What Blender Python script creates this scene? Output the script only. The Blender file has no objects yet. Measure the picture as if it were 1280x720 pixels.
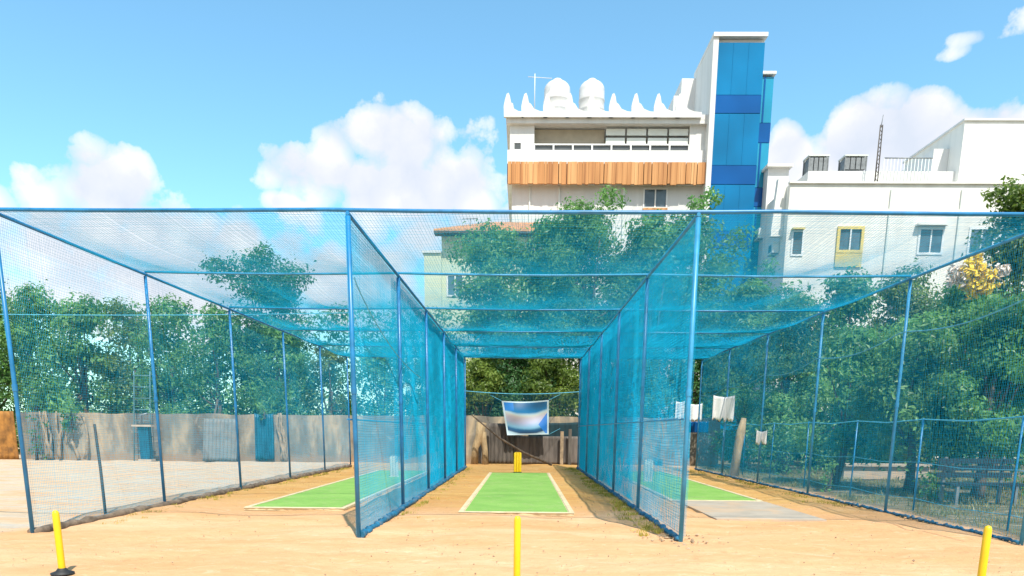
import bpy, math, random
import numpy as np
from mathutils import Vector, Matrix

scene = bpy.context.scene
COL = scene.collection
random.seed(11)
R = math.radians
PI = math.pi

# ------------------------------------------------------------------ camera
F_PX, PITCH, YAW, ROLL, YPP, CAMH = 900.0, 0.1976, 0.0131, -0.0083, 717.4, 1.5
_cy, _sy = math.cos(YAW), math.sin(YAW)
_r = Vector((_cy, _sy, 0)); _fh = Vector((-_sy, _cy, 0)); _z = Vector((0, 0, 1))
FW = _fh * math.cos(PITCH) - _z * math.sin(PITCH)
_u = _fh * math.sin(PITCH) + _z * math.cos(PITCH)
RT = _r * math.cos(ROLL) - _u * math.sin(ROLL)
UP = _r * math.sin(ROLL) + _u * math.cos(ROLL)
CAM = Vector((0, 0, CAMH))

def ray(px, py):
    return (FW + RT * ((px - 640) / F_PX) - UP * ((py - YPP) / F_PX))
def at(px, py, Y):
    """point of the place seen at a photo pixel, at distance Y from the camera's wall"""
    d = ray(px, py)
    return CAM + d * (Y / d.y)
def gnd(px, py):
    d = ray(px, py)
    return CAM + d * (-CAMH / d.z)

cd = bpy.data.cameras.new('camera'); cam = bpy.data.objects.new('camera', cd); COL.objects.link(cam)
cd.sensor_width = 36; cd.lens = F_PX / 1280 * 36
cd.shift_y = (YPP - 360) / 1280
cd.clip_start = .05; cd.clip_end = 2000
M4 = Matrix((RT, UP, -FW)).transposed().to_4x4(); M4.translation = CAM
cam.matrix_world = M4
scene.camera = cam

# ------------------------------------------------------------------ materials
def newmat(name):
    m = bpy.data.materials.new(name); m.use_nodes = True
    nt = m.node_tree
    return m, nt, nt.nodes['Principled BSDF']
def L(nt, a, b): nt.links.new(a, b)
def noise(nt, scale, detail=4, rough=.55, vec=None, dist=0.0):
    n = nt.nodes.new('ShaderNodeTexNoise'); n.inputs['Scale'].default_value = scale
    n.inputs['Detail'].default_value = detail; n.inputs['Roughness'].default_value = rough
    n.inputs['Distortion'].default_value = dist
    if vec is not None: L(nt, vec, n.inputs['Vector'])
    return n
def ramp(nt, src, stops):
    r = nt.nodes.new('ShaderNodeValToRGB'); e = r.color_ramp.elements
    while len(e) < len(stops): e.new(.5)
    for i, (p, c) in enumerate(stops):
        e[i].position = p; e[i].color = (*c, 1)
    L(nt, src, r.inputs[0]); return r
def mix(nt, fac, a, b, mode='MIX'):
    n = nt.nodes.new('ShaderNodeMix'); n.data_type = 'RGBA'; n.blend_type = mode
    for sock, v in ((n.inputs[0], fac), (n.inputs[6], a), (n.inputs[7], b)):
        if hasattr(v, 'is_output'): L(nt, v, sock)
        elif isinstance(v, (int, float)): sock.default_value = v
        else: sock.default_value = (*v, 1)
    return n.outputs[2]
def mth(nt, op, a, b=None, c=None, clamp=False):
    n = nt.nodes.new('ShaderNodeMath'); n.operation = op; n.use_clamp = clamp
    for i, v in enumerate((a, b, c)):
        if v is None: continue
        if hasattr(v, 'is_output'): L(nt, v, n.inputs[i])
        else: n.inputs[i].default_value = v
    return n.outputs[0]
def objcoord(nt, scale=(1, 1, 1)):
    g = nt.nodes.new('ShaderNodeNewGeometry')
    mp = nt.nodes.new('ShaderNodeMapping'); mp.inputs['Scale'].default_value = scale
    L(nt, g.outputs['Position'], mp.inputs['Vector'])
    return mp.outputs[0]
def bump(nt, b, h, strength=.3, dist=.02):
    n = nt.nodes.new('ShaderNodeBump'); n.inputs['Strength'].default_value = strength
    n.inputs['Distance'].default_value = dist
    L(nt, h, n.inputs['Height']); L(nt, n.outputs[0], b.inputs['Normal'])

def simple(name, col, rough=.6, metal=0.0, var=.12, scale=3.0, dirt=None, dirt_amt=.5, bscale=None, bstr=.2, stretch=(1, 1, 1), spec=.5):
    m, nt, b = newmat(name)
    v = objcoord(nt, stretch)
    n = noise(nt, scale, 6, .6, v)
    lo = tuple(max(0, c * (1 - var * 1.6)) for c in col); hi = tuple(min(1, c * (1 + var)) for c in col)
    c = ramp(nt, n.outputs[0], [(.3, lo), (.7, hi)]).outputs[0]
    if dirt:
        n2 = noise(nt, scale * .45, 8, .7, v, .6)
        f = ramp(nt, n2.outputs[0], [(.48, (0, 0, 0)), (.72, (dirt_amt,) * 3)]).outputs[0]
        c = mix(nt, f, c, dirt)
    L(nt, c, b.inputs['Base Color'])
    b.inputs['Roughness'].default_value = rough; b.inputs['Metallic'].default_value = metal
    b.inputs['Specular IOR Level'].default_value = spec
    if bscale: bump(nt, b, noise(nt, bscale, 5, .6, v).outputs[0], bstr)
    return m

def leafmat(name, dark, light, trans=.45, scale=.9, tip=None):
    m, nt, b = newmat(name)
    v = objcoord(nt)
    n1 = noise(nt, scale, 3, .5, v); n2 = noise(nt, 9, 2, .5, v)
    s = mth(nt, 'ADD', mth(nt, 'MULTIPLY', n1.outputs[0], .6), mth(nt, 'MULTIPLY', n2.outputs[0], .4))
    mid = tuple((a + c) * .5 for a, c in zip(dark, light))
    st = [(.38, dark), (.5, mid), (.62, light)]
    if tip: st.append((.7, tip))
    c = ramp(nt, s, st).outputs[0]
    L(nt, c, b.inputs['Base Color']); b.inputs['Roughness'].default_value = .45
    t = nt.nodes.new('ShaderNodeBsdfTranslucent'); L(nt, mix(nt, .35, c, (light[0] * 1.5, light[1] * 1.6, light[2])), t.inputs[0])
    ms = nt.nodes.new('ShaderNodeMixShader'); ms.inputs[0].default_value = trans
    L(nt, b.outputs[0], ms.inputs[1]); L(nt, t.outputs[0], ms.inputs[2])
    L(nt, ms.outputs[0], nt.nodes['Material Output'].inputs[0])
    return m

MT = {}
MT['pole_blue'] = simple('pole_blue', (.015, .19, .42), .35, 0, .2, 4, dirt=(.07, .22, .36), dirt_amt=.4)
MT['pole_pale'] = simple('pole_pale', (.04, .28, .50), .4, 0, .2, 4)
def cordmat(name, col, tr):
    m, nt, b = newmat(name)
    n = noise(nt, .7, 5, .6, objcoord(nt))
    c = ramp(nt, n.outputs[0], [(.35, tuple(x * .82 for x in col)), (.65, tuple(min(1, x * 1.12) for x in col))]).outputs[0]
    L(nt, c, b.inputs['Base Color']); b.inputs['Roughness'].default_value = .7; b.inputs['Specular IOR Level'].default_value = .12
    t = nt.nodes.new('ShaderNodeBsdfTranslucent'); L(nt, c, t.inputs[0])
    ms = nt.nodes.new('ShaderNodeMixShader'); ms.inputs[0].default_value = tr
    L(nt, b.outputs[0], ms.inputs[1]); L(nt, t.outputs[0], ms.inputs[2]); L(nt, ms.outputs[0], nt.nodes['Material Output'].inputs[0])
    return m
MT['net'] = cordmat('net_cord', (.006, .41, .66), .12)
MT['net_dark'] = cordmat('net_cord_dark', (.004, .20, .32), .12)
MT['skirt'] = simple('net_skirt', (.008, .14, .26), .7, 0, .3, 9, dirt=(.35, .28, .18), dirt_amt=.5, bscale=30, bstr=.6)
MT['rope'] = simple('rope', (.10, .42, .58), .7, 0, .2, 9)
def turf_mat_():
    m, nt, b = newmat('turf')
    v = objcoord(nt); n1 = noise(nt, 1.1, 5, .6, v); n2 = noise(nt, 60, 3, .6, v); n3 = noise(nt, 3.2, 7, .7, v, .6)
    c = ramp(nt, n1.outputs[0], [(.32, (.20, .40, .065)), (.68, (.28, .48, .095))]).outputs[0]
    c = mix(nt, ramp(nt, n2.outputs[0], [(.5, (0, 0, 0)), (.7, (.5,) * 3)]).outputs[0], c, (.17, .34, .06))
    c = mix(nt, ramp(nt, n3.outputs[0], [(.55, (0, 0, 0)), (.72, (.6,) * 3)]).outputs[0], c, (.50, .46, .24))
    L(nt, c, b.inputs['Base Color']); b.inputs['Roughness'].default_value = .9
    bump(nt, b, n2.outputs[0], .6, .02)
    return m
MT['turf'] = turf_mat_()
MT['turf_old'] = simple('turf', (.29, .52, .12), .85, 0, .12, 1.3, dirt=(.42, .42, .18), dirt_amt=.28, bscale=220, bstr=.5)
MT['border'] = simple('border_tape', (.74, .60, .36), .7, 0, .12, 6, dirt=(.6, .36, .16), dirt_amt=.6)
MT['concrete'] = simple('concrete', (.46, .375, .285), .85, 0, .1, 2, dirt=(.62, .38, .20), dirt_amt=1.0, bscale=40)
MT['yellow'] = simple('yellow_plastic', (.80, .52, .01), .38, 0, .05, 6)
MT['black'] = simple('black_rubber', (.02, .02, .02), .6, 0, .1, 10)
MT['cream_plastic'] = simple('cream_plastic', (.62, .58, .48), .5, 0, .08, 8)
MT['bark'] = simple('bark', (.12, .085, .055), .9, 0, .4, 6, bscale=14, bstr=.8, stretch=(1, 1, .3))
MT['bark_pale'] = simple('bark_pale', (.42, .30, .16), .9, 0, .3, 5, dirt=(.2, .12, .06), dirt_amt=.6, bscale=14, bstr=.8, stretch=(1, 1, .3))
MT['root'] = simple('root', (.33, .24, .15), .9, 0, .3, 5, bscale=20, bstr=.5)
MT['white_paint'] = simple('white_paint', (.69, .675, .645), .7, 0, .05, .9, dirt=(.52, .49, .44), dirt_amt=.45, stretch=(1.6, 1.6, .22))
MT['cream_paint'] = simple('cream_paint', (.78, .75, .69), .75, 0, .05, .8, dirt=(.54, .50, .43), dirt_amt=.45, stretch=(1.6, 1.6, .22))
MT['lemon_paint'] = simple('lemon_paint', (.66, .68, .46), .75, 0, .06, .4, dirt=(.5, .52, .36), dirt_amt=.4, stretch=(1, 1, .35))
MT['shaded_beige'] = simple('shaded_beige', (.42, .36, .27), .7, 0, .1, 1.2)  # recess wall under the pergola roof, shade included in the colour
MT['pale_panel'] = simple('pale_panel', (.70, .72, .66), .35, 0, .05, 1.2)
MT['slit'] = simple('slit_glass', (.10, .11, .11), .15, 0, .1, 2)
MT['glass_grey'] = simple('glass_grey', (.10, .15, .18), .1, 0, .25, 1.0)
MT['frame_white'] = simple('frame_white', (.76, .76, .74), .5, 0, .03, 2)
MT['trim_yellow'] = simple('trim_yellow', (.72, .55, .14), .7, 0, .08, 2)
MT['tank_white'] = simple('tank_white', (.66, .65, .63), .5, 0, .08, 1.5, dirt=(.48, .44, .38), dirt_amt=.5)
MT['tank_black'] = simple('tank_grey', (.16, .17, .18), .5, 0, .15, 2)
MT['steel'] = simple('steel', (.22, .23, .23), .5, .3, .2, 5)
MT['ladder'] = simple('ladder_paint', (.12, .24, .28), .5, 0, .15, 5)
MT['tile'] = simple('roof_tile', (.66, .34, .15), .8, 0, .3, 5, dirt=(.25, .13, .07), dirt_amt=.6)
MT['tarp'] = simple('tarp', (.006, .095, .16), .5, 0, .35, 3, stretch=(2, 2, .4), bscale=5, bstr=.5)
MT['sheet'] = simple('corrugated_sheet', (.17, .175, .165), .7, .1, .2, 2, dirt=(.28, .2, .13), dirt_amt=.5)
MT['rust'] = simple('rusty_sheet', (.34, .15, .03), .85, 0, .35, 3, dirt=(.08, .04, .02), dirt_amt=.8)
MT['wood_dark'] = simple('wood_dark', (.10, .085, .07), .8, 0, .4, 3, stretch=(3, 3, .4), bscale=20)
MT['old_plank'] = simple('old_plank', (.13, .11, .095), .85, 0, .35, 2, stretch=(3, 3, .4), bscale=20)
MT['plank_blue'] = simple('bench_paint', (.012, .022, .028), .7, 0, .3, 3)
MT['cloth_white'] = simple('cloth_white', (.80, .78, .76), .8, 0, .05, 4)
MT['shade_cloth'] = simple('shade_cloth', (.006, .035, .045), .85, 0, .3, 2, stretch=(3, 3, .5))
MT['blossom'] = simple('blossom', (.85, .60, .03), .6, 0, .2, 6)
MT['blossom_pale'] = simple('blossom_pale', (.78, .66, .56), .6, 0, .1, 6)
MT['leaf_a'] = leafmat('leaf_a', (.018, .080, .028), (.20, .42, .11))
MT['leaf_b'] = leafmat('leaf_b', (.024, .092, .032), (.24, .45, .12))
MT['leaf_c'] = leafmat('leaf_c', (.030, .080, .014), (.27, .36, .07), tip=(.40, .42, .12))
MT['leaf_d'] = leafmat('leaf_d', (.014, .060, .026), (.13, .30, .10))
MT['weed'] = leafmat('weed', (.20, .20, .03), (.55, .46, .07), .25, 2.5)
MT['dry_grass'] = leafmat('dry_grass', (.10, .13, .03), (.38, .34, .14), .25, 1.5)

def timber():
    m, nt, b = newmat('timber_fascia')
    v = objcoord(nt)
    n = noise(nt, 1.0, 3, .6, objcoord(nt, (2.6, 2.6, .08)))
    c = ramp(nt, n.outputs[0], [(.3, (.32, .12, .03)), (.5, (.52, .23, .07)), (.7, (.68, .36, .14))]).outputs[0]
    L(nt, c, b.inputs['Base Color']); b.inputs['Roughness'].default_value = .6
    return m
MT['timber'] = timber()

def glass_tint(name, col):
    m, nt, b = newmat(name)
    v = objcoord(nt)
    n = noise(nt, .25, 2, .5, v)
    lo = tuple(c * .8 for c in col); hi = tuple(min(1, c * 1.2) for c in col)
    L(nt, ramp(nt, n.outputs[0], [(.35, lo), (.65, hi)]).outputs[0], b.inputs['Base Color'])
    b.inputs['Roughness'].default_value = .22; b.inputs['Specular IOR Level'].default_value = .35
    bump(nt, b, noise(nt, .8, 2, .5, v).outputs[0], .04, .05)
    return m
MT['glass_cyan'] = glass_tint('glass_cyan', (.0005, .165, .36))
MT['glass_blue'] = glass_tint('glass_blue', (.0005, .085, .29))
MT['glass_pale'] = glass_tint('glass_pale', (.02, .27, .43))

def wall_mat():
    m, nt, b = newmat('old_plaster_wall')
    v = objcoord(nt); vs = objcoord(nt, (1.2, 1.2, .35))
    n1 = noise(nt, .55, 4, .55, vs); n2 = noise(nt, 2.2, 8, .7, v, .5); n3 = noise(nt, 1.1, 6, .65, vs, .8)
    c = ramp(nt, n1.outputs[0], [(.36, (.12, .115, .105)), (.47, (.22, .195, .15)), (.55, (.44, .34, .22)), (.64, (.20, .185, .16))]).outputs[0]
    f = ramp(nt, n3.outputs[0], [(.50, (0, 0, 0)), (.66, (.7, .7, .7))]).outputs[0]
    c = mix(nt, f, c, (.14, .105, .075))
    f = ramp(nt, n2.outputs[0], [(.56, (0, 0, 0)), (.68, (.8, .8, .8))]).outputs[0]
    c = mix(nt, f, c, (.32, .26, .19))
    # real plaster colours: a band of splashed soil along the foot with a ragged edge
    sp = nt.nodes.new('ShaderNodeSeparateXYZ'); L(nt, v, sp.inputs[0])
    e = mth(nt, 'SUBTRACT', mth(nt, 'MULTIPLY', n2.outputs[0], 1.1), mth(nt, 'MULTIPLY', sp.outputs[2], 1.3))
    f = ramp(nt, e, [(.05, (0, 0, 0)), (.3, (.75, .75, .75))]).outputs[0]
    c = mix(nt, f, c, (.30, .20, .12))
    L(nt, c, b.inputs['Base Color']); b.inputs['Roughness'].default_value = .95
    bump(nt, b, n2.outputs[0], .7, .05)
    return m
MT['old_wall'] = wall_mat()

def ground_mat():
    m, nt, b = newmat('sandy_ground')
    v = objcoord(nt); vs = objcoord(nt, (.35, 1.3, 1))
    sp = nt.nodes.new('ShaderNodeSeparateXYZ'); L(nt, v, sp.inputs[0])
    X, Y = sp.outputs[0], sp.outputs[1]
    n1 = noise(nt, .28, 5, .6, vs, .4); n2 = noise(nt, 1.7, 7, .65, vs, .3); n3 = noise(nt, 30, 4, .7, v)
    sand = ramp(nt, n1.outputs[0], [(.32, (.62, .315, .135)), (.5, (.71, .395, .20)), (.68, (.76, .475, .275))]).outputs[0]
    sand = mix(nt, ramp(nt, n2.outputs[0], [(.42, (0, 0, 0)), (.66, (.55,) * 3)]).outputs[0], sand, (.56, .30, .13))
    # worn grey dust yard outside the left net
    a = mth(nt, 'SUBTRACT', -7.2, X)
    a = mth(nt, 'ADD', a, mth(nt, 'MULTIPLY', mth(nt, 'SUBTRACT', n1.outputs[0], .5), 3.0))
    a = mth(nt, 'MULTIPLY', a, 1.2, clamp=True)
    yard = ramp(nt, n2.outputs[0], [(.35, (.58, .34, .18)), (.5, (.56, .42, .28)), (.65, (.47, .42, .35))]).outputs[0]
    c = mix(nt, a, sand, yard)
    # redder soil along the lanes under the nets (far part)
    rr = mth(nt, 'MULTIPLY', mth(nt, 'SUBTRACT', mth(nt, 'ADD', Y, mth(nt, 'MULTIPLY', n2.outputs[0], 3)), 14.0), .25, clamp=True)
    inside = mth(nt, 'LESS_THAN', mth(nt, 'ABSOLUTE', mth(nt, 'ADD', X, 0)), 7.1)
    rr = mth(nt, 'MULTIPLY', mth(nt, 'MULTIPLY', rr, inside), .75)
    c = mix(nt, rr, c, ramp(nt, n2.outputs[0], [(.38, (.50, .24, .05)), (.62, (.60, .36, .10))]).outputs[0])
    # mossy worn strip right of the cage
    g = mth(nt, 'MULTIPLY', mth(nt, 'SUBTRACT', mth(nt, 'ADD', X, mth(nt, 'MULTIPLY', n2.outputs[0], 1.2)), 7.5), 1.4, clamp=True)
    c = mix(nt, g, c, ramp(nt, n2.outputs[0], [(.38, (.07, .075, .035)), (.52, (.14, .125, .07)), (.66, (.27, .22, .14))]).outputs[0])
    # grains and small clods
    c = mix(nt, ramp(nt, n3.outputs[0], [(.55, (0, 0, 0)), (.75, (.35,) * 3)]).outputs[0], c, (.50, .30, .16))
    # scuffed darker footmarks and pale dust drifts
    n4 = noise(nt, 4.5, 6, .7, objcoord(nt, (.6, 1.2, 1)), 1.2)
    c = mix(nt, ramp(nt, n4.outputs[0], [(.54, (0, 0, 0)), (.66, (.4,) * 3)]).outputs[0], c, (.47, .265, .12))
    c = mix(nt, ramp(nt, n4.outputs[0], [(.34, (.35,) * 3), (.44, (0, 0, 0))]).outputs[0], c, (.78, .60, .40))
    L(nt, c, b.inputs['Base Color']); b.inputs['Roughness'].default_value = 1.0
    b.inputs['Specular IOR Level'].default_value = .15
    h = mth(nt, 'ADD', mth(nt, 'MULTIPLY', noise(nt, 6, 8, .7, v).outputs[0], .8), mth(nt, 'MULTIPLY', n3.outputs[0], .25))
    vf = nt.nodes.new('ShaderNodeTexVoronoi'); vf.inputs['Scale'].default_value = 2.6; vf.inputs['Randomness'].default_value = 1
    L(nt, objcoord(nt, (1.5, .8, 1)), vf.inputs['Vector'])
    dent = ramp(nt, vf.outputs['Distance'], [(.10, (0, 0, 0)), (.24, (1, 1, 1))]).outputs[0]
    h = mth(nt, 'ADD', h, mth(nt, 'MULTIPLY', dent, .35))
    bump(nt, b, h, .8, .05)
    return m
MT['ground'] = ground_mat()

def banner_mat():
    m, nt, b = newmat('printed_banner')
    tc = nt.nodes.new('ShaderNodeUVMap'); tc.uv_map = 'UVMap'
    sp = nt.nodes.new('ShaderNodeSeparateXYZ'); L(nt, tc.outputs[0], sp.inputs[0])
    U, V = sp.outputs[0], sp.outputs[1]
    nz = noise(nt, 5, 3, .5, tc.outputs[0])
    # curved stripes: blue sky / pale arc / cream band / pale blue / dark foot
    bend = mth(nt, 'MULTIPLY', mth(nt, 'POWER', mth(nt, 'SUBTRACT', U, .5), 2.0), .55)
    t = mth(nt, 'SUBTRACT', V, bend)
    t = mth(nt, 'ADD', t, mth(nt, 'MULTIPLY', mth(nt, 'SUBTRACT', nz.outputs[0], .5), .05))
    c = ramp(nt, t, [(.0, (.30, .42, .46)), (.05, (.01, .05, .12)), (.13, (.01, .09, .20)), (.20, (.16, .36, .50)), (.36, (.34, .36, .48)),
                     (.50, (.40, .37, .40)), (.56, (.44, .46, .42)), (.60, (.34, .48, .54)), (.66, (.01, .16, .36)), (.86, (.01, .09, .20))]).outputs[0]
    d1 = mth(nt, 'GREATER_THAN', mth(nt, 'SUBTRACT', U, mth(nt, 'MULTIPLY', mth(nt, 'ABSOLUTE', mth(nt, 'SUBTRACT', V, .3)), .6)), .76)
    c = mix(nt, mth(nt, 'MULTIPLY', d1, .9), c, (.01, .15, .50))
    d2 = mth(nt, 'MULTIPLY', mth(nt, 'LESS_THAN', U, .24), mth(nt, 'GREATER_THAN', V, .72))
    c = mix(nt, mth(nt, 'MULTIPLY', d2, .8), c, (.02, .18, .52))
    # white border
    e = mth(nt, 'MAXIMUM', mth(nt, 'ABSOLUTE', mth(nt, 'SUBTRACT', U, .5)), mth(nt, 'ABSOLUTE', mth(nt, 'SUBTRACT', V, .5)))
    c = mix(nt, mth(nt, 'GREATER_THAN', e, .462), c, (.42, .54, .58))
    L(nt, c, b.inputs['Base Color']); b.inputs['Roughness'].default_value = .45
    return m
MT['banner'] = banner_mat()

# ------------------------------------------------------------------ mesh helpers
class MB:
    def __init__(s): s.v = []; s.f = []; s.sm = []
    def quad_mesh(s, verts, faces, smooth=False):
        o = len(s.v); s.v += [tuple(v) for v in verts]; s.f += [tuple(i + o for i in f) for f in faces]; s.sm += [smooth] * len(faces)
    def box(s, a, b, M=None):
        x0, y0, z0 = a; x1, y1, z1 = b
        vs = [Vector(p) for p in ((x0, y0, z0), (x1, y0, z0), (x1, y1, z0), (x0, y1, z0), (x0, y0, z1), (x1, y0, z1), (x1, y1, z1), (x0, y1, z1))]
        if M is not None: vs = [M @ p for p in vs]
        s.quad_mesh(vs, [(0, 3, 2, 1), (4, 5, 6, 7), (0, 1, 5, 4), (1, 2, 6, 5), (2, 3, 7, 6), (3, 0, 4, 7)])
        return s
    def tube(s, pts, rad, n=8, cap=True, smooth=True):
        pts = [Vector(p) for p in pts]
        rs = rad if isinstance(rad, (list, tuple)) else [rad] * len(pts)
        vs = []; prev = None
        for i, p in enumerate(pts):
            t = (pts[min(i + 1, len(pts) - 1)] - pts[max(i - 1, 0)])
            if t.length < 1e-9: t = Vector((0, 0, 1))
            t.normalize()
            ref = Vector((0, 0, 1)) if abs(t.z) < .9 else Vector((1, 0, 0))
            if prev is not None: a = (prev - t * prev.dot(t))
            else: a = t.cross(ref)
            if a.length < 1e-6: a = t.cross(Vector((0, 1, 0)))
            a.normalize(); bb = t.cross(a); prev = a
            for k in range(n):
                an = 2 * PI * k / n
                vs.append(p + (a * math.cos(an) + bb * math.sin(an)) * rs[i])
        fs = []
        for i in range(len(pts) - 1):
            for k in range(n):
                k2 = (k + 1) % n
                fs.append((i * n + k, i * n + k2, (i + 1) * n + k2, (i + 1) * n + k))
        o = len(s.v); s.v += [tuple(v) for v in vs]
        s.f += [tuple(i + o for i in f) for f in fs]; s.sm += [smooth] * len(fs)
        if cap:
            s.f.append(tuple(o + k for k in reversed(range(n)))); s.sm.append(False)
            e = o + (len(pts) - 1) * n
            s.f.append(tuple(e + k for k in range(n))); s.sm.append(False)
        return s
    def prism(s, poly, y0, y1):
        """polygon in x-z extruded along y"""
        n = len(poly); vs = [(x, y0, z) for x, z in poly] + [(x, y1, z) for x, z in poly]
        fs = [tuple(range(n)), tuple(reversed(range(n, 2 * n)))] + [((i + 1) % n, i, n + i, n + (i + 1) % n) for i in range(n)]
        s.quad_mesh(vs, fs); return s
    def lathe(s, c, prof, n=20):
        vs = []; fs = []
        for r, z in prof:
            for k in range(n):
                a = 2 * PI * k / n; vs.append((c[0] + r * math.cos(a), c[1] + r * math.sin(a), c[2] + z))
        for i in range(len(prof) - 1):
            for k in range(n):
                k2 = (k + 1) % n; fs.append((i * n + k, i * n + k2, (i + 1) * n + k2, (i + 1) * n + k))
        s.quad_mesh(vs, fs, True)
        s.quad_mesh([vs[k] for k in range(n)], [tuple(reversed(range(n)))])
        e = (len(prof) - 1) * n
        s.quad_mesh([vs[e + k] for k in range(n)], [tuple(range(n))])
        return s
    def build(s, name, mat, parent=None, origin=None):
        me = bpy.data.meshes.new(name)
        org = Vector(origin) if origin is not None else Vector((0, 0, 0))
        if origin is not None: vv = [tuple(Vector(v) - org) for v in s.v]
        else: vv = s.v
        me.from_pydata(vv, [], s.f); me.update()
        me.polygons.foreach_set('use_smooth', s.sm)
        mats = mat if isinstance(mat, list) else [mat]
        for m in mats: me.materials.append(MT[m] if isinstance(m, str) else m)
        o = bpy.data.objects.new(name, me); COL.objects.link(o)
        if parent is not None:
            o.parent = parent
            # parts are given in world coordinates: bring them into the parent's frame
            o.location = org - Vector(wloc(parent))
        else: o.location = org
        return o

def wloc(o):
    l = Vector(o.location)
    while o.parent is not None:
        o = o.parent; l += Vector(o.location)
    return l

def np_mesh(name, V, Fc, mat, parent=None, smooth=False):
    me = bpy.data.meshes.new(name)
    k = Fc.shape[1]
    me.vertices.add(len(V)); me.vertices.foreach_set('co', V.astype(np.float32).ravel())
    me.loops.add(Fc.size); me.loops.foreach_set('vertex_index', Fc.astype(np.int32).ravel())
    me.polygons.add(len(Fc)); me.polygons.foreach_set('loop_start', np.arange(0, Fc.size, k, dtype=np.int32))
    me.polygons.foreach_set('loop_total', np.full(len(Fc), k, dtype=np.int32))
    me.polygons.foreach_set('use_smooth', np.full(len(Fc), smooth))
    me.update(calc_edges=True); me.materials.append(MT[mat])
    o = bpy.data.objects.new(name, me); COL.objects.link(o)
    if parent is not None:
        o.parent = parent; o.location = -Vector(wloc(parent))
    return o

def tag(o, label=None, cat=None, group=None, kind=None):
    if label: o['label'] = label
    if cat: o['category'] = cat
    if group: o['group'] = group
    if kind: o['kind'] = kind
    return o
def thing(name, label, cat, loc, group=None):
    o = bpy.data.objects.new(name, None); COL.objects.link(o); o.location = loc; o.empty_display_size = .2
    return tag(o, label, cat, group)
def copy_tree(o, parent=None):
    c = o.copy(); COL.objects.link(c); c.parent = parent
    for ch in list(o.children): copy_tree(ch, c)
    return c

# ------------------------------------------------------------------ net cords (real crossing cords)
def cords(lines, rad, n=3):
    """lines: list of (N,3) arrays -> tube mesh arrays"""
    Vs = []; Fs = []; off = 0
    for P in lines:
        N = len(P); T = np.gradient(P, axis=0); T /= np.linalg.norm(T, axis=1)[:, None] + 1e-9
        ref = np.array([0, 0, 1.]) if abs(T[0, 2]) < .7 else np.array([1., .3, 0])
        A = np.cross(T, ref); A /= np.linalg.norm(A, axis=1)[:, None]
        B = np.cross(T, A)
        ring = [P + rad * (A * math.cos(2 * PI * k / n) + B * math.sin(2 * PI * k / n)) for k in range(n)]
        V = np.stack(ring, 1).reshape(-1, 3)
        i = np.arange(N - 1)[:, None] * n; k = np.arange(n)[None, :]; k2 = (k + 1) % n
        F = np.stack([i + k, i + k2, i + n + k2, i + n + k], -1).reshape(-1, 4) + off
        Vs.append(V); Fs.append(F); off += len(V)
    return np.concatenate(Vs), np.concatenate(Fs)

BAY = 3.8224; Y0 = 9.96; H = 4.2114; XL, XML, XMR, XR = -6.8864, -2.2808, 2.2148, 6.9179
YS = [Y0 + BAY * i for i in range(6)]; Y1 = YS[-1]

def side_net(X, y0, y1, z0, z1, s=.038, rad=.0021, amp=.07, seed=0, mat='net', parent=None, name='net_panel', dx=0.0, sag=0.0):
    rng = np.random.default_rng(seed); ph = rng.uniform(0, 6.28, 6)
    def off(y, z):
        bay = np.abs(np.sin((y - Y0) / BAY * PI))
        hh = np.sin(np.clip((z - z0) / (z1 - z0), 0, 1) * PI)
        return dx + amp * bay * hh * (np.sin(y * .9 + ph[0]) * .7 + .5 * np.sin(y * 2.3 + z * 1.1 + ph[1])) + amp * .25 * np.sin(z * 3 + y * 3.1 + ph[2]) * hh
    def zz(y, t):   # hanging edges
        zt = z1 - sag * np.abs(np.sin((y - Y0) / BAY * PI))
        return z0 + (zt - z0) * t
    lines = []
    for y in np.arange(y0, y1, s):
        t = np.linspace(0, 1, 10); yy = np.full(10, y + rng.normal(0, s * .12)) + .05 * np.sin(t * 5 + y * 1.3 + ph[3]) * np.sin(t * PI)
        z = zz(yy, t); lines.append(np.stack([X + off(yy, z), yy, z], 1))
    for t in np.arange(0, 1.0001, s / (z1 - z0)):
        t = min(1, max(0, t + rng.normal(0, .1) * s / (z1 - z0)))
        yy = np.linspace(y0, y1, int((y1 - y0) / .3) + 2)
        z = zz(yy, t) - .03 * np.abs(np.sin((yy - Y0) / BAY * PI)) * math.sin(t * PI) ; lines.append(np.stack([X + off(yy, z), yy, z], 1))
    V, F = cords(lines, rad)
    return np_mesh(name, V, F, mat, parent)

def post_mesh(x, y, z1=H, r=.032, lean=0):
    m = MB(); m.tube([(x, y, -.05), (x + lean * .5, y, z1 * .5), (x + lean, y, z1)], r, 10)
    return m
def fence(name, label, X, seed, rail_mat, mid=None, post_r=.032, crad=.00175):
    t = thing(name, label, 'net fence', (X, Y0, 0), 'net fences of the practice cage')
    for i, y in enumerate(YS):
        p = post_mesh(X, y, H - .03, post_r).build('post', rail_mat, t)
        c = MB(); c.lathe((X, y, H * .5 - .15), [(post_r + .006, 0), (post_r + .008, .02), (post_r + .008, .07), (post_r + .006, .09)], 10)
        c.build('clamp', rail_mat, p)
    MB().tube([(X, Y0 - .03, H), (X, Y1 + .03, H)], .026, 8).build('top_rail', rail_mat, t)
    if mid: MB().tube([(X - (.10 if X < 0 else .035), Y0, mid), (X - (.10 if X < 0 else .035), Y1, mid)], .012, 6).build('middle_rail', rail_mat, t)
    side_net(X, Y0, Y1, .04, H, seed=seed, parent=t, rad=crad, amp=.03, dx=(.035 if X > 0 else -.035))
    return t

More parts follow.
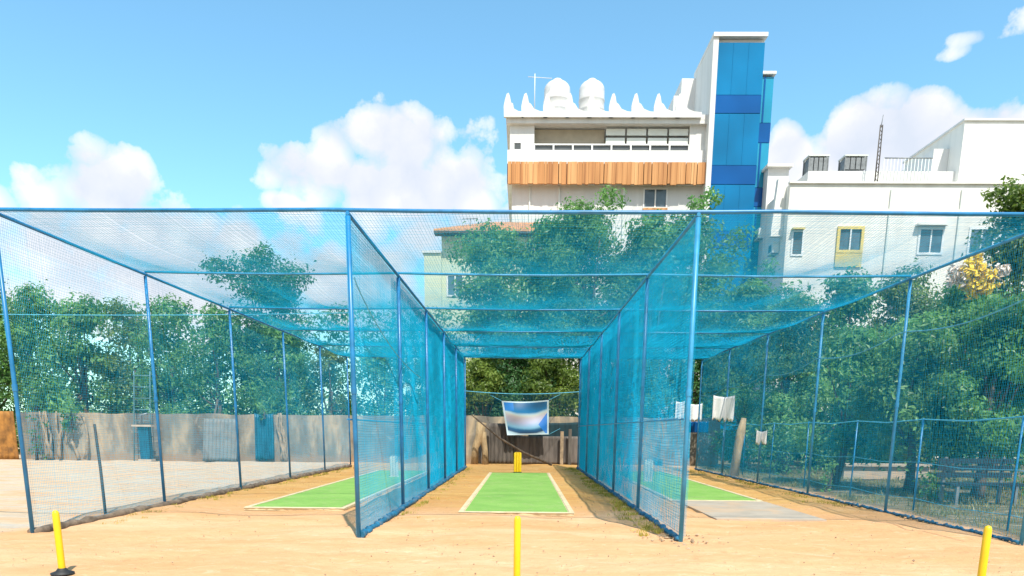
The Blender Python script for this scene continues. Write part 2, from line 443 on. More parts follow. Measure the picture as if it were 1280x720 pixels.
def skirt(X, seed, parent, side=1, hgt=.16):
    rng = random.Random(seed); m = MB(); pts = []; rs = []
    n = 420
    for i in range(n + 1):
        y = Y0 + (Y1 - Y0) * i / n
        pts.append((X + rng.uniform(-.02, .02) + .03 * side, y, .03 + rng.uniform(-.01, .02)))
        rs.append(rng.uniform(.022, .042) * hgt / .16)
    m.tube(pts, rs, 7)
    return m.build('bottom_roll', 'skirt', parent)

fl = fence('net_fence', 'leftmost long side net with blue posts facing the dusty yard and old wall', XL, 1, 'pole_blue', None, .028, .0014)
# the bare earth curb along the foot of the leftmost net
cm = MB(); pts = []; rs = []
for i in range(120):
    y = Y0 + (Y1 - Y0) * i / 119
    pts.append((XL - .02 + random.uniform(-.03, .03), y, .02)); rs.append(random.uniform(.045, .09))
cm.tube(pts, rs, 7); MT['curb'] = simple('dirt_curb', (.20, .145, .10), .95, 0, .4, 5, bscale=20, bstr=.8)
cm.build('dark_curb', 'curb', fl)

fml = fence('net_fence', 'inner net partition left of the middle lane, with denser blue netting', XML, 2, 'pole_blue', 1.62, .032, .0020)
skirt(XML, 5, fml, 1, .22)
fmr = fence('net_fence', 'inner net partition right of the middle lane with weeds at its foot', XMR, 3, 'pole_pale', 1.66, .032, .0020)
skirt(XMR, 6, fmr, -1, .18)
fr = fence('net_fence', 'rightmost long side net in front of the shady orchard trees', XR, 4, 'pole_pale', None, .028, .0013)
skirt(XR, 7, fr, -1, .13)
# second netting hung double on inner partitions (they read much denser)
side_net(XML, Y0 + BAY * .9, Y1, .9, H - .1, .05, .0023, .015, 21, 'net', fml, 'inner_net', -.06)
side_net(XML, Y0 + BAY * 2.1, Y1, .1, H - .1, .05, .0026, .015, 24, 'net', fml, 'inner_net', -.10)
side_net(XMR, Y0, Y1, .06, 3.1, .05, .0016, .015, 22, 'net', fmr, 'inner_net', .06, .15)
side_net(XMR, Y0 + BAY * 1.4, Y1, .06, H - .1, .05, .0026, .015, 25, 'net', fmr, 'inner_net', .10, 0)
# doubled dark netting above the sagging rope of the right side
side_net(XR, YS[2], Y1, 2.95, H, 0.04, .0022, .04, 23, 'net_dark', fr, 'upper_net', .05)
m = MB(); pts = []
for i in range(101):
    y = Y0 - 2 + (Y1 - Y0 + 2) * i / 100; t = i / 100
    pts.append((XR - .05, y, 3.45 - .55 * t - .16 * abs(math.sin((y - Y0) / BAY * PI))))
m.tube(pts, .012, 5).build('sagging_rope', 'rope', fr)
m = MB(); pts = []
for i in range(41):
    t = i / 40; pts.append((XML + .05, Y0 + t * BAY * 1.6, 3.45 - 1.35 * t ** .8 + .5 * t * t))
m.tube(pts, .008, 5).build('loose_cord', 'rope', fml)

# roof: cross bars and roof netting
roof = thing('roof_net', 'flat overhead netting with blue cross pipes spanning all three lanes', 'net roof', (0, Y0, H))
for i, y in enumerate(YS):
    x0 = XL - (1.6 if i == 0 else 0); x1 = XR + (2.2 if i == 0 else .0)
    pts = [(x0 + (x1 - x0) * k / 24, y, H + .045 - (.025 * abs(math.sin(k / 8 * PI)) if i else .02 * abs(math.sin(k / 8 * PI)))) for k in range(25)]
    MB().tube(pts, .021 if i else .025, 8).build('cross_pipe', 'pole_blue' if i != 1 else 'pole_pale', roof)
def roof_net():
    rng = np.random.default_rng(77)
    s = .044; rad = .0018; lines = []
    def zf(x, y):
        a = np.abs(np.sin((y - Y0) / BAY * PI))
        return H + .03 - a * (.07 + .03 * np.sin(x * 1.7 + y * .5) + .03 * np.sin(x * 4.1 + 1)) 
    for y in np.arange(Y0, Y1, s):
        x = np.linspace(XL, XR, 40); yy = y + rng.normal(0, .005) + .03 * np.sin(x * 1.1 + y)
        lines.append(np.stack([x, yy, zf(x, yy)], 1))
    for x in np.arange(XL, XR, s):
        y = np.linspace(Y0, Y1, 70); xx = x + rng.normal(0, .005) + .03 * np.sin(y * 1.3 + x * .7)
        lines.append(np.stack([xx, y, zf(xx, y)], 1))
    V, F = cords(lines, rad)
    return np_mesh('roof_netting', V, F, 'net', roof)
roof_net()
# gathered extra layers of netting lying on the far pipes
for (ya, yb, sd, lift) in ((YS[3] + .6, YS[5], 5, .05),):
    rng = np.random.default_rng(sd); lines = []
    for y in np.arange(ya, yb, .05):
        x = np.linspace(XML if sd == 5 else XMR - 4, XR, 40); lines.append(np.stack([x, y + 0 * x, H + lift - .10 * np.abs(np.sin((y - Y0) / BAY * PI)) + .02 * np.sin(x * 3)], 1))
    for x in np.arange(XML if sd == 5 else XMR - 4, XR, .05):
        y = np.linspace(ya, yb, 30); lines.append(np.stack([x + 0 * y, y, H + lift - .10 * np.abs(np.sin((y - Y0) / BAY * PI)) + .02 * np.sin(x * 3)], 1))
    V, F = cords(lines, .0021); np_mesh('extra_netting', V, F, 'net', roof)

# ------------------------------------------------------------------ ground
def ground():
    xs = np.concatenate([[-900, -400, -150, -60, -35], np.arange(-22, 20, .22), [26, 40, 60, 150, 400, 900]])
    ys = np.concatenate([[-300, -80, -20, -5], np.arange(1, 38, .22), [42, 55, 80, 150, 400, 1200]])
    rng = np.random.default_rng(3)
    XX, YY = np.meshgrid(xs, ys)
    Z = np.zeros_like(XX)
    for k in range(40):
        a = rng.uniform(0, 6.28); fr_ = rng.uniform(.6, 9); amp = .008 / fr_ ** .6
        Z += amp * np.sin((XX * math.cos(a) + YY * math.sin(a)) * fr_ + rng.uniform(0, 6.28))
    Z = np.clip(Z, -.03, .02)
    near = (np.abs(XX) < 23) & (YY < 38)
    Z = np.where(near, Z, 0)
    V = np.stack([XX, YY, Z], -1).reshape(-1, 3); ny, nx = XX.shape
    i = np.arange(ny - 1)[:, None] * nx + np.arange(nx - 1)[None, :]
    F = np.stack([i, i + 1, i + nx + 1, i + nx], -1).reshape(-1, 4)
    o = np_mesh('ground', V, F, 'ground', None, True); o['kind'] = 'structure'
ground()

def turf_mat(label, x0, x1, y0, y1):
    t = thing('turf_mat', label, 'turf mat', ((x0 + x1) / 2, (y0 + y1) / 2, 0), 'green batting mats of the three lanes')
    n = 24; m = MB(); vs = []; fs = []
    bd = .10
    for i in range(n + 1):
        y = y0 + bd + (y1 - y0 - 2 * bd) * i / n
        for j in range(7):
            x = x0 + bd + (x1 - x0 - 2 * bd) * j / 6
            vs.append((x, y, .036 + .003 * math.sin(i * 1.7 + j)))
    for i in range(n):
        for j in range(6): fs.append((i * 7 + j, i * 7 + j + 1, (i + 1) * 7 + j + 1, (i + 1) * 7 + j))
    m.quad_mesh(vs, fs, True); m.build('turf', 'turf', t)
    b = MB()
    rng = random.Random(int(x0 * 10))
    def strip(a, c, horiz):
        pts1 = []; pts2 = []
        k = 30
        for i in range(k + 1):
            u = i / k
            if horiz:
                x = a[0] + (c[0] - a[0]) * u; pts1.append((x, a[1] + rng.uniform(-.012, .012), .031)); pts2.append((x, c[1], .041))
            else:
                y = a[1] + (c[1] - a[1]) * u; pts1.append((a[0], y, .041 if a[0] > c[0] else .031)); pts2.append((c[0], y, .041))
        o = pts1 + pts2; f = [(i, i + 1, k + 2 + i, k + 1 + i) for i in range(k)]
        b.quad_mesh(o, f)
    strip((x0 - .01, y0 - .02), (x1 + .01, y0 + bd), True)
    strip((x1 + .01, y1 + .02), (x0 - .01, y1 - bd), True)
    b.box((x0 - .01, y0 + bd, .0), (x0 + bd * .8, y1 - bd, .041)); b.box((x1 - bd * .8, y0 + bd, .0), (x1 + .01, y1 - bd, .041))
    b.box((x0, y0, -.02), (x1, y1, .028))
    b.build('border', 'border', t)
    return t
YM0 = gnd(645, 643).y; YM1 = gnd(650, 592).y
a = gnd(573, 643).x; c = gnd(717, 643).x
turf_mat('green batting mat with cream border in the open middle lane', a, c, YM0, YM1)
yl0 = gnd(360, 637).y
turf_mat('green batting mat in the left lane, partly behind the blue partition', gnd(303, 637).x, gnd(432, 637).x, yl0, gnd(480, 589).y)
yr0 = gnd(900, 628).y; rx = gnd(952, 628).x
turf_mat('green batting mat in the right lane with grey slab before it', rx - 1.98, rx, yr0, gnd(870, 591).y)
s0 = gnd(930, 651)
m = MB(); m.box((rx - 1.85, s0.y, -.05), (rx + .03, yr0 - .03, .030))
tag(m.build('concrete_slab', 'concrete', None, ((rx - .7), s0.y, 0)), 'worn grey concrete run-up slab at the front of the right lane mat', 'slab')

# ------------------------------------------------------------------ stumps
def single_stump(px, py_top, py_base, Y, label):
    p = at(px, (py_top + py_base) / 2, Y)
    zt = at(px, py_top, Y).z
    x = p.x
    t = thing('single_stump', label, 'stump', (x, Y, 0), 'single yellow target stumps in the foreground')
    m = MB(); m.lathe((x, Y, .035), [(.033, 0), (.034, .01), (.034, zt - .075), (.030, zt - .055), (.022, zt - .04), (.010, zt - .035)], 18)
    m.build('stump', 'yellow', t)
    m = MB(); m.lathe((x, Y, 0), [(.11, 0), (.11, .012), (.06, .03), (.042, .055), (.036, .06)], 24)
    m.build('base', 'black', t)
single_stump(73.5, 638, 715, 7.25, 'single yellow stump at the left, below the leftmost net fence')
single_stump(646.5, 645, 728, 6.95, 'single yellow stump standing in front of the middle lane')
single_stump(1229.5, 657, 745, 6.5, 'single yellow stump at the right edge of the sandy run-up')

def wicket(label, x, y, h, mat, base_mat, w=.23):
    t = thing('wicket', label, 'stumps', (x, y, 0), 'sets of three stumps behind the mats')
    for k in (-1, 0, 1):
        m = MB(); m.lathe((x + k * (w / 2 - .025), y, .05), [(.0445, 0), (.0445, h - .08), (.034, h - .055)], 14)
        m.build('stump', mat, t)
    m = MB(); m.box((x - w / 2 - .03, y - .07, .0), (x + w / 2 + .03, y + .07, .05)); m.build('base', base_mat, t)
    m = MB()
    for k in (-.5, .5): m.tube([(x + k * (w / 2 - .02) - .05, y, h + .002), (x + k * (w / 2 - .02) + .05, y, h + .002)], .012, 8)
    m.build('bail', mat, t)
wy = YM1 + .15
wicket('yellow stumps at the far end of the middle lane under the banner', at(647, 580, wy).x, wy, .72, 'yellow', 'black')
wicket('pale cream stumps in the left lane seen through the partition', at(492.5, 575, 22.6).x, 22.6, .66, 'cream_plastic', 'cream_plastic')
wicket('pale cream stumps in the right lane seen through the partition', at(811, 578, 21.5).x, 21.5, .66, 'cream_plastic', 'cream_plastic')

# ------------------------------------------------------------------ old wall, boundary things
WY = gnd(200, 576).y
wz = at(200, 517, WY).z
def brk_wall(name, x0, x1, y, h, mat, label, th=.25, seed=1):
    rng = random.Random(seed); m = MB(); n = int((x1 - x0) / .5); nz = 5
    vs = []; fs = []
    tops = [h + rng.uniform(-.03, .03) for _ in range(n + 1)]
    for side in (0, 1):
        for i in range(n + 1):
            x = x0 + (x1 - x0) * i / n
            for k in range(nz + 1):
                vs.append((x, y + side * th + (rng.uniform(-.02, .02) if 0 < k else 0), -.05 + (tops[i] + .05) * k / nz))
    S = (n + 1) * (nz + 1)
    for i in range(n):
        for k in range(nz):
            a = i * (nz + 1) + k; b = a + nz + 1
            fs.append((a, b, b + 1, a + 1)); fs.append((S + a, S + a + 1, S + b + 1, S + b))
        a = i * (nz + 1) + nz; b = a + nz + 1
        fs.append((a, b, S + b, S + a))
    for i in (0, n):
        for k in range(nz):
            a = i * (nz + 1) + k; fs.append((a, a + 1, S + a + 1, S + a) if i == 0 else (a, S + a, S + a + 1, a + 1))
    m.quad_mesh(vs, fs)
    return tag(m.build(name, mat, None, ((x0 + x1) / 2, y, 0)), label, 'wall')
xw0 = at(22, 540, WY).x
brk_wall('compound_wall', xw0, at(900, 540, WY).x, WY, wz, 'old_wall', 'old stained plaster boundary wall running behind the nets')
def sheet_piece(name, label, cat, x0, x1, y, z0, z1, mat, waves=0, lean=.0, th=.02, amp=.02, seed=0, group=None, sag=0, ragged=0.0):
    rng = random.Random(seed); n = max(14, waves * 6); k = 10; m = MB(); vs = []; fs = []
    for side in (0, 1):
        for i in range(n + 1):
            u = i / n; x = x0 + (x1 - x0) * u
            zt = z1 - sag * math.sin(u * PI); zb = z0 + rng.uniform(-ragged, ragged)
            for j in range(k + 1):
                v = j / k; z = zb + (zt - zb) * v
                yy = y + lean * v + side * th + (amp * math.sin(u * waves * 2 * PI) if waves else amp * math.sin(u * 9 + v * 3 + seed))
                vs.append((x, yy, z))
    S = (n + 1) * (k + 1)
    for i in range(n):
        for j in range(k):
            a = i * (k + 1) + j; b = a + k + 1
            fs.append((a, b, b + 1, a + 1)); fs.append((S + a, S + a + 1, S + b + 1, S + b))
        a = i * (k + 1); b = a + k + 1; fs.append((a, S + a, S + b, b)); a += k; b += k; fs.append((a, b, S + b, S + a))
    for i in (0, n):
        for j in range(k):
            a = i * (k + 1) + j; fs.append((a, a + 1, S + a + 1, S + a) if i == 0 else (a, S + a, S + a + 1, a + 1))
    m.quad_mesh(vs, fs, True)
    return tag(m.build(name, mat, None, ((x0 + x1) / 2, y, z0)), label, cat, group)
xa = at(-160, 540, WY).x
sheet_piece('rusty_sheet_fence', 'rusty orange-brown sheet fence at the far left beyond the old wall', 'fence', xa, xw0 - .02, WY - .1, 0, at(10, 514, WY).z, 'rust', 22, 0, .02, .03)
a = at(316, 520, WY - .3); b = at(343, 578, WY - .3)
sheet_piece('blue_tarp', 'dark blue tarpaulin draped over the old wall beyond the left net', 'tarpaulin', a.x, b.x, WY - .30, .12, a.z + .12, 'tarp', 4, .18, .03, .05, 3, None, .05, .08)
a = at(251, 523, WY - .6); b = at(297, 572, WY - .6)
sheet_piece('corrugated_sheet', 'grey corrugated sheet leaning on the old wall left of the blue tarpaulin', 'metal sheet', a.x, b.x, WY - .75, .04, a.z, 'sheet', 9, .45, .01, .02, 4)
# ladder leaning on wall
xl0, xl1 = at(169, 500, WY - .2).x, at(189, 500, WY - .2).x
zt = at(178, 464, WY).z
t = thing('steel_ladder', 'pale blue steel ladder standing up above the old wall', 'ladder', ((xl0 + xl1) / 2, WY - .7, 0))
for x in (xl0, xl1): MB().tube([(x, WY - .75, 0), (x, WY - .12, zt - .2), (x, WY - .1, zt)], .024, 8).build('rail', 'ladder', t)
for k in range(8):
    u = (k + .6) / 8; MB().tube([(xl0, WY - .75 + .64 * u, zt * u), (xl1, WY - .75 + .64 * u, zt * u)], .016, 6).build('rung', 'ladder', t)
# little pump box by the ladder
bx = at(184, 560, WY - 1.0).x
t = thing('pump_stand', 'small dark pump stand with a pale top beside the ladder', 'pump stand', (bx, WY - 1.0, 0))
m = MB(); m.box((bx - .28, WY - 1.3, 0), (bx + .28, WY - .9, .12)); m.build('plinth', 'concrete', t)
m = MB(); m.box((bx - .2, WY - 1.25, .12), (bx + .22, WY - .95, 1.5)); m.build('cabinet', 'tarp', t)
m = MB(); m.box((bx - .42, WY - 1.35, 1.5), (bx + .42, WY - .88, 1.58)); m.build('top_board', 'concrete', t)
m = MB(); m.tube([(bx - .1, WY - 1.1, 1.58), (bx - .1, WY - 1.1, 2.0), (bx + .2, WY - 1.1, 2.05)], .05, 8); m.build('pipe', 'steel', t)
# aerial roots on the wall
def roots(px0, px1, seed, label, n=5):
    rng = random.Random(seed); m = MB()
    for k in range(n):
        x = at(rng.uniform(px0, px1), 540, WY).x; pts = []; rs = []; dx = rng.uniform(-.25, .25)
        for i in range(9):
            u = i / 8; pts.append((x + dx * math.sin(u * 3 + k) + rng.uniform(-.04, .04), WY - .12 - .08 * u * 1.5, wz * (1.03 - u) + .0)); rs.append(.02 + .03 * rng.random() + .035 * u)
        m.tube(pts, rs, 7)
    o = m.build('aerial_root', 'root', None, (at((px0 + px1) / 2, 540, WY).x, WY - .15, 0))
    return tag(o, label, 'tree roots', 'pale roots climbing the old wall')
roots(58, 80, 1, 'thick pale roots fanning down the wall nearest the rusty sheet fence', 6)
roots(93, 106, 2, 'pair of thin pale roots on the wall right behind the leaning pole', 2)
roots(346, 356, 5, 'pale roots on the wall just right of the blue tarpaulin', 3)
# leaning bare pole in the yard
p0 = gnd(132, 643); p1 = at(118, 530, p0.y + .1)
m = MB(); m.tube([(p0.x, p0.y, -.05), ((p0.x + p1.x) / 2 + .01, p0.y + .05, p1.z / 2), tuple(p1)], [.026, .024, .022], 8)
tag(m.build('bare_pole', 'wood_dark', None, (p0.x, p0.y, 0)), 'short dark leaning pole standing alone outside the left net', 'pole')

# behind the middle opening
BY = 31.2
def shade(px0, px1, py0, py1, Y, label, seed, sag=.05):
    a = at(px0, py0, Y); b = at(px1, py1, Y)
    return sheet_piece('shade_cloth', label, 'shade cloth', a.x, b.x, Y, b.z, a.z, 'shade_cloth', 3, 0, .012, .05, seed, 'shade cloths on the back boundary', sag, .06)
shade(661, 726, 527, 560, 32.5, 'dark teal shade cloth hung low to the right of the banner', 3)
a = at(611, 529, WY - .5); b = at(641, 584, WY - .5)
sheet_piece('plank_screen', 'dark weathered plank screen against the wall left of the yellow stumps', 'plank screen', a.x, b.x, WY - .5, .02, a.z, 'wood_dark', 6, .1, .02, .03, 4)
a = at(642, 545, WY - .5); b = at(726, 582, WY - .5)
sheet_piece('plank_screen', 'long low grey plank screen against the wall behind the yellow stumps', 'plank screen', a.x, b.x, WY - .35, .02, a.z, 'old_plank', 14, .05, .02, .02, 5)
# back boundary net on a wire
t = thing('back_boundary_net', 'thin boundary net on a wire behind the middle lane', 'net', (0, 32.8, 0))
xA, xB = at(560, 487, 32.8).x, at(745, 487, 32.8).x; zA = at(640, 489, 32.8).z
MB().tube([(xA + (xB - xA) * i / 20, 32.8, zA - .18 * math.sin(i / 20 * PI) + .06) for i in range(21)], .018, 6).build('top_wire', 'rope', t)
for x in (xA, xB): MB().tube([(x, 32.8, 0), (x, 32.8, zA + .1)], .035, 8).build('post', 'pole_blue', t)
lines = []
for x in np.arange(xA, xB, .06): lines.append(np.array([[x, 32.8, .1], [x, 32.83, 1.5], [x, 32.8, zA - .18 * math.sin((x - xA) / (xB - xA) * PI) + .06]]))
for z in np.arange(.1, zA - .1, .06): lines.append(np.array([[xA + (xB - xA) * i / 8, 32.8, z] for i in range(9)]))
V, F = cords(lines, .0022); np_mesh('netting', V, F, 'net_dark', t)

# banner
def banner():
    Y = 31.6
    c00 = at(634, 544, Y); c10 = at(686, 543, Y); c01 = at(627, 501, Y); c11 = at(686, 500, Y)
    t = thing('banner', 'blue and white printed banner hung behind the middle lane', 'banner', (c00.x, Y, c00.z))
    n, k = 20, 14; me = bpy.data.meshes.new('banner_cloth'); vs = []; uv = []; fs = []
    for side in (0, 1):
        for i in range(n + 1):
            u = i / n
            for j in range(k + 1):
                v = j / k
                p = (c00 * (1 - u) + c10 * u) * (1 - v) + (c01 * (1 - u) + c11 * u) * v
                p = p + Vector((0, .05 * math.sin(u * 7 + v * 4) + .03 * math.sin(v * 9 - u * 5) + side * .006, -.05 * math.sin(u * PI) * v))
                vs.append(tuple(p - Vector((c00.x, Y, c00.z)))); uv.append((u, v))
    S = (n + 1) * (k + 1)
    for i in range(n):
        for j in range(k):
            a = i * (k + 1) + j; b = a + k + 1
            fs.append((a, b, b + 1, a + 1)); fs.append((S + a, S + a + 1, S + b + 1, S + b))
    me.from_pydata(vs, [], fs); l = me.uv_layers.new(name='UVMap')
    for lp in me.loops: l.data[lp.index].uv = uv[lp.vertex_index]
    me.materials.append(MT['banner']); me.update()
    for p in me.polygons: p.use_smooth = True
    o = bpy.data.objects.new('banner_cloth', me); COL.objects.link(o); o.parent = t
    for (c, dx) in ((c01, -.5), (c11, .5), (c10, .5)):
        MB().tube([tuple(c), (c.x + dx, Y + .4, c.z + .25)], .008, 5).build('tie_cord', 'rope', t)
banner()

# pale forked trunk & diagonal branch & stakes behind the far end
def branch_obj(name, label, cat, pts, rs, mat, extra=None, group=None):
    m = MB(); m.tube(pts, rs, 10)
    for p, r_ in (extra or []): m.tube(p, r_, 8)
    return tag(m.build(name, mat, None, tuple(pts[0])), label, cat, group)
TY = WY - .8
b0 = gnd(592, 584); 
q = lambda px, py, Y=TY: tuple(at(px, py, Y))
branch_obj('forked_stump', 'thick pale forked tree trunk against the wall left of the banner', 'tree trunk', [(at(593, 575, TY).x, TY, -.05), q(594, 560), q(600, 545), q(602, 528)], [.17, .15, .2, .22], 'bark_pale',
           [([(at(607, 575, TY).x, TY - .1, -.05), q(606, 562), q(604, 548), q(603, 540)], [.14, .13, .15, .17])])
branch_obj('fallen_branch', 'dark thin branch slanting down to the right under the banner', 'branch', [q(590, 519, TY - .9), q(625, 548, TY - .9), q(655, 566, TY - .9), (at(690, 584, TY - .9).x, TY - .9, .05)], [.03, .045, .05, .055], 'bark')
stk = MB()
for i, px in enumerate((702, 712)):
    x = at(px, 570, WY - .6).x
    o = MB(); o.box((x - .07, WY - .65, 0), (x + .07, WY - .55, 1.45 + .1 * i)); o = o.build('wooden_stake', 'root' if i == 0 else 'wood_dark', None, (x, WY - .6, 0))
    tag(o, ['pale wooden stake below the shade cloth at the back wall', 'dark wooden stake right of the pale stake at the back wall'][i], 'stake', 'stakes at the back wall')

# ------------------------------------------------------------------ right side: low wire fence, bench, ledge, white cloths
LX = XR + .75
t = thing('wire_fence', 'low old wire fence with thin posts running just outside the right net', 'fence', (LX, 9, 0))
ysf = [8.6, 11.4, 14.2, 17.0, 19.8, 22.6, 25.4, 28.2]
for i, y in enumerate(ysf): MB().tube([(LX, y, -.05), (LX + .03 * math.sin(i * 3), y, 1.78)], .017, 8).build('post', 'pole_blue', t)
for z, r_ in ((1.76, .014), (.95, .006), (.25, .006)): MB().tube([(LX, y + dy, z - (.05 if dy else 0)) for y in ysf for dy in ((0, 1.4) if y < 28 else (0,))], r_, 6).build('rail' if r_ > .01 else 'wire', 'rope', t)
lines = []
for y in np.arange(8.6, 28.2, .075): lines.append(np.array([[LX, y, .05], [LX + .01, y, .9], [LX, y, 1.75]]))
for z in np.arange(.08, 1.75, .075): lines.append(np.array([[LX, y, z] for y in ysf]))
V, F = cords(lines, .0010); np_mesh('wire_mesh', V, F, 'net_dark', t)

def bench(x, y, rz, w, label):
    t = thing('park_bench', label, 'bench', (0, 0, 0))
    M = Matrix.Translation((x, y, 0)) @ Matrix.Rotation(rz, 4, 'Z')
    for k in range(4): m = MB(); m.box((-w / 2, -.02 + k * .12, .42), (w / 2, .08 + k * .12, .46), M); m.build('seat_slat', 'plank_blue', t)
    for k in range(3): m = MB(); m.box((-w / 2, .46, .56 + k * .15), (w / 2, .49, .67 + k * .15), M); m.build('back_slat', 'plank_blue', t)
    for s in (-1, 1):
        m = MB(); m.box((s * (w / 2 - .2) - .03, 0, 0), (s * (w / 2 - .2) + .03, .06, .42), M); m.build('leg', 'steel', t)
        m = MB(); m.box((s * (w / 2 - .2) - .03, .50, 0), (s * (w / 2 - .2) + .03, .55, 1.0), M); m.build('leg', 'steel', t)
    return t
p = gnd(1232, 632)
bench(p.x, p.y, R(4), 1.7, 'dark slatted bench under the trees outside the right net')
p = at(1105, 590, 24)
m = MB(); m.box((at(1055, 590, 24).x, 24, 0), (at(1162, 590, 24).x, 24.3, .42)); m.box((at(1055, 590, 24).x, 23.9, .42), (at(1162, 590, 24).x, 24.4, .5))
tag(m.build('concrete_ledge', 'concrete', None, (p.x, 24, 0)), 'low pale concrete ledge under the orchard trees', 'ledge')

def cloth_piece(px0, px1, py0, py1, Y, label, seed):
    a = at(px0, py0, Y); b = at(px1, py1, Y)
    return sheet_piece('white_cloth', label, 'cloth', a.x, b.x, Y, b.z, a.z, 'cloth_white', 2, 0, .01, .05, seed, 'white cloths hanging beyond the right lane', .06, .09)
cloth_piece(892, 917, 494, 524, 24.2, 'large square white cloth hanging by the right net', 1)
cloth_piece(861, 877, 504, 525, 30.5, 'smaller white cloth hanging in the gap at the end of the right lane', 2)
cloth_piece(845, 855, 501, 524, 31.0, 'narrow white cloth seen through the right partition beside the gap', 3)
cloth_piece(946, 958, 537, 553, 20.2, 'small grey-white cloth low on the right side net', 4)
for px, lab in ((925, 'pale bare dead tree behind the right net below the large white cloth'),):
    Y = 25.0; x = at(px, 540, Y).x
    m = MB(); m.tube([(x - .1, Y, 0), (x - .05, Y, .8), (x + .03, Y, 1.5), (x + .1, Y, 1.95)], [.16, .14, .15, .08], 10)
    tag(m.build('dead_tree', 'bark_pale', None, (x, Y, 0)), lab, 'tree trunk')
a = at(862, 527, 31); b = at(885, 541, 31)
sheet_piece('blue_tarp', 'bright blue tarpaulin patch under the white cloth beyond the right lane', 'tarpaulin', a.x, b.x, 31, b.z, a.z, 'glass_blue', 2, 0, .02, .05, 7)

# overhead cable at the left
m = MB(); pts = []
for i in range(31):
    u = i / 30; px = -120 + u * 560; p = at(px, 391 + 5 * (4 * (u - .5) ** 2 - 1) * -.6, 34); pts.append(tuple(p))
m.tube(pts, .02, 5); tag(m.build('overhead_cable', 'rope', None, pts[0]), 'thin pale cable strung across in front of the left trees', 'cable')

# ------------------------------------------------------------------ trees
def crown_mesh(blobs, leaf, dens, seed, flat=.75):
    """blobs: list of (centre, radius). Leaves on and inside each clump."""
    rng = np.random.default_rng(seed); P = []; N = []
    for c, r in blobs:
        n = int(dens * r * r); 
        d = rng.normal(size=(n, 3)); d /= np.linalg.norm(d, axis=1)[:, None]
        rad = r * (rng.uniform(.12, 1, n) ** .38) * (1 + .18 * rng.normal(size=n))
        # ragged lumps
        rad *= 1 + .22 * np.sin(d[:, 0] * 5 + c[0] * 3) * np.sin(d[:, 2] * 6 + c[2] * 2)
        p = np.array(c) + d * rad[:, None] * np.array([1, 1, flat])
        P.append(p); nn = d * .7 + rng.normal(size=(n, 3)) * .55 + np.array([0, 0, .35]); nn /= np.linalg.norm(nn, axis=1)[:, None]; N.append(nn)
    P = np.concatenate(P); N = np.concatenate(N); n = len(P)
    ref = rng.normal(size=(n, 3)); T = np.cross(N, ref); T /= np.linalg.norm(T, axis=1)[:, None]; B = np.cross(N, T)
    s = leaf * rng.uniform(.6, 1.35, n)[:, None]
    droop = np.array([0, 0, -.12]) * s
    v0 = P - T * s * .55; v1 = P + B * s * .27 + N * s * .08; v2 = P + T * s * .6 + droop; v3 = P - B * s * .27 + N * s * .08
    V = np.stack([v0, v1, v2, v3], 1).reshape(-1, 3)
    F = np.arange(n * 4).reshape(n, 4)
    return V, F

def tree(label, px, Y, py_top, width_px, py_bot=None, mat='leaf_a', leaf=.24, dens=260, nblob=26, seed=0, trunk=True, group='trees around the nets', name='tree', lean=0, trunk_r=.16, rz=1.0, flat_bot=False, bark='bark', extra=None, r_blob=(.16, .30)):
    rng = random.Random(seed); leaf *= rng.choice((.62, .70, .78, .86))
    pt = at(px, py_top, Y); h = pt.z; xc = pt.x
    w = abs(at(px + width_px / 2, 450, Y).x - at(px - width_px / 2, 450, Y).x)
    zb = at(px, py_bot, Y).z if py_bot else h * .3
    zb = max(zb, .2)
    t = thing(name, label, 'tree', (xc - lean, Y, 0), group)
    ch = h - zb; R_ = w / 2; depth = min(R_, 3.2) * rz; blobs = []
    for k in range(nblob):
        # even spread through an uneven egg
        v = ((k * .618 + rng.random() * .25) % 1.0); a = rng.uniform(0, 2 * PI)
        prof = (math.sin(min(1, (v * .88 + .12)) * PI) ** .55) * (1 - .25 * v)
        rr = prof * (rng.random() ** .45)
        br = (rng.uniform(*r_blob)) * (min(R_, 3.0) + ch * .5) * .62
        br = min(br, ch * .33, R_ * .5 + .3)
        x = xc + math.cos(a) * rr * max(0, R_ - br * .75); y = Y + math.sin(a) * rr * max(.2, depth - br * .5)
        z = zb + br * .6 + v * (ch - br * 1.45)
        blobs.append(((x, y, z), br))
    # crown top clumps so the outline reaches the height seen
    for k in range(3):
        br = rng.uniform(.45, .8) * min(1.1, ch * .22); blobs.append(((xc + rng.uniform(-.25, .25) * R_, Y + rng.uniform(-.5, .5), h - br * .75 - k * .25), br))
    for e in (extra or []):   # (px, py, radius)
        p = at(e[0], e[1], Y + rng.uniform(-.6, .6)); blobs.append((tuple(p), e[2]))
    V, F = crown_mesh(blobs, leaf, dens * 1.12 / (leaf / .24) ** 2 * .72, seed)
    np_mesh('crown', V, F, mat, t)
    # protruding leafy twigs
    if trunk:
        m = MB(); tx = xc - lean; base = trunk_r * (1 + .15 * rng.random())
        pts = []; rs = []
        for i in range(8):
            u = i / 7; pts.append((tx + lean * u + .12 * math.sin(u * 4 + seed), Y + .1 * math.sin(u * 3 + seed * 2), -.05 + u * (zb + ch * .55))); rs.append(base * (1.25 - .85 * u) if i else base * 1.5)
        m.tube(pts, rs, 9)
        for (c, br) in blobs[:min(14, len(blobs))]:
            s = pts[rng.choice([3, 4, 5])]
            mid = ((s[0] + c[0]) / 2 + rng.uniform(-.15, .15), (s[1] + c[1]) / 2, (s[2] + c[2]) / 2 - .1)
            m.tube([s, mid, c], [base * .4, base * .26, base * .1], 6)
        m.build('trunk', bark, t)
    return t

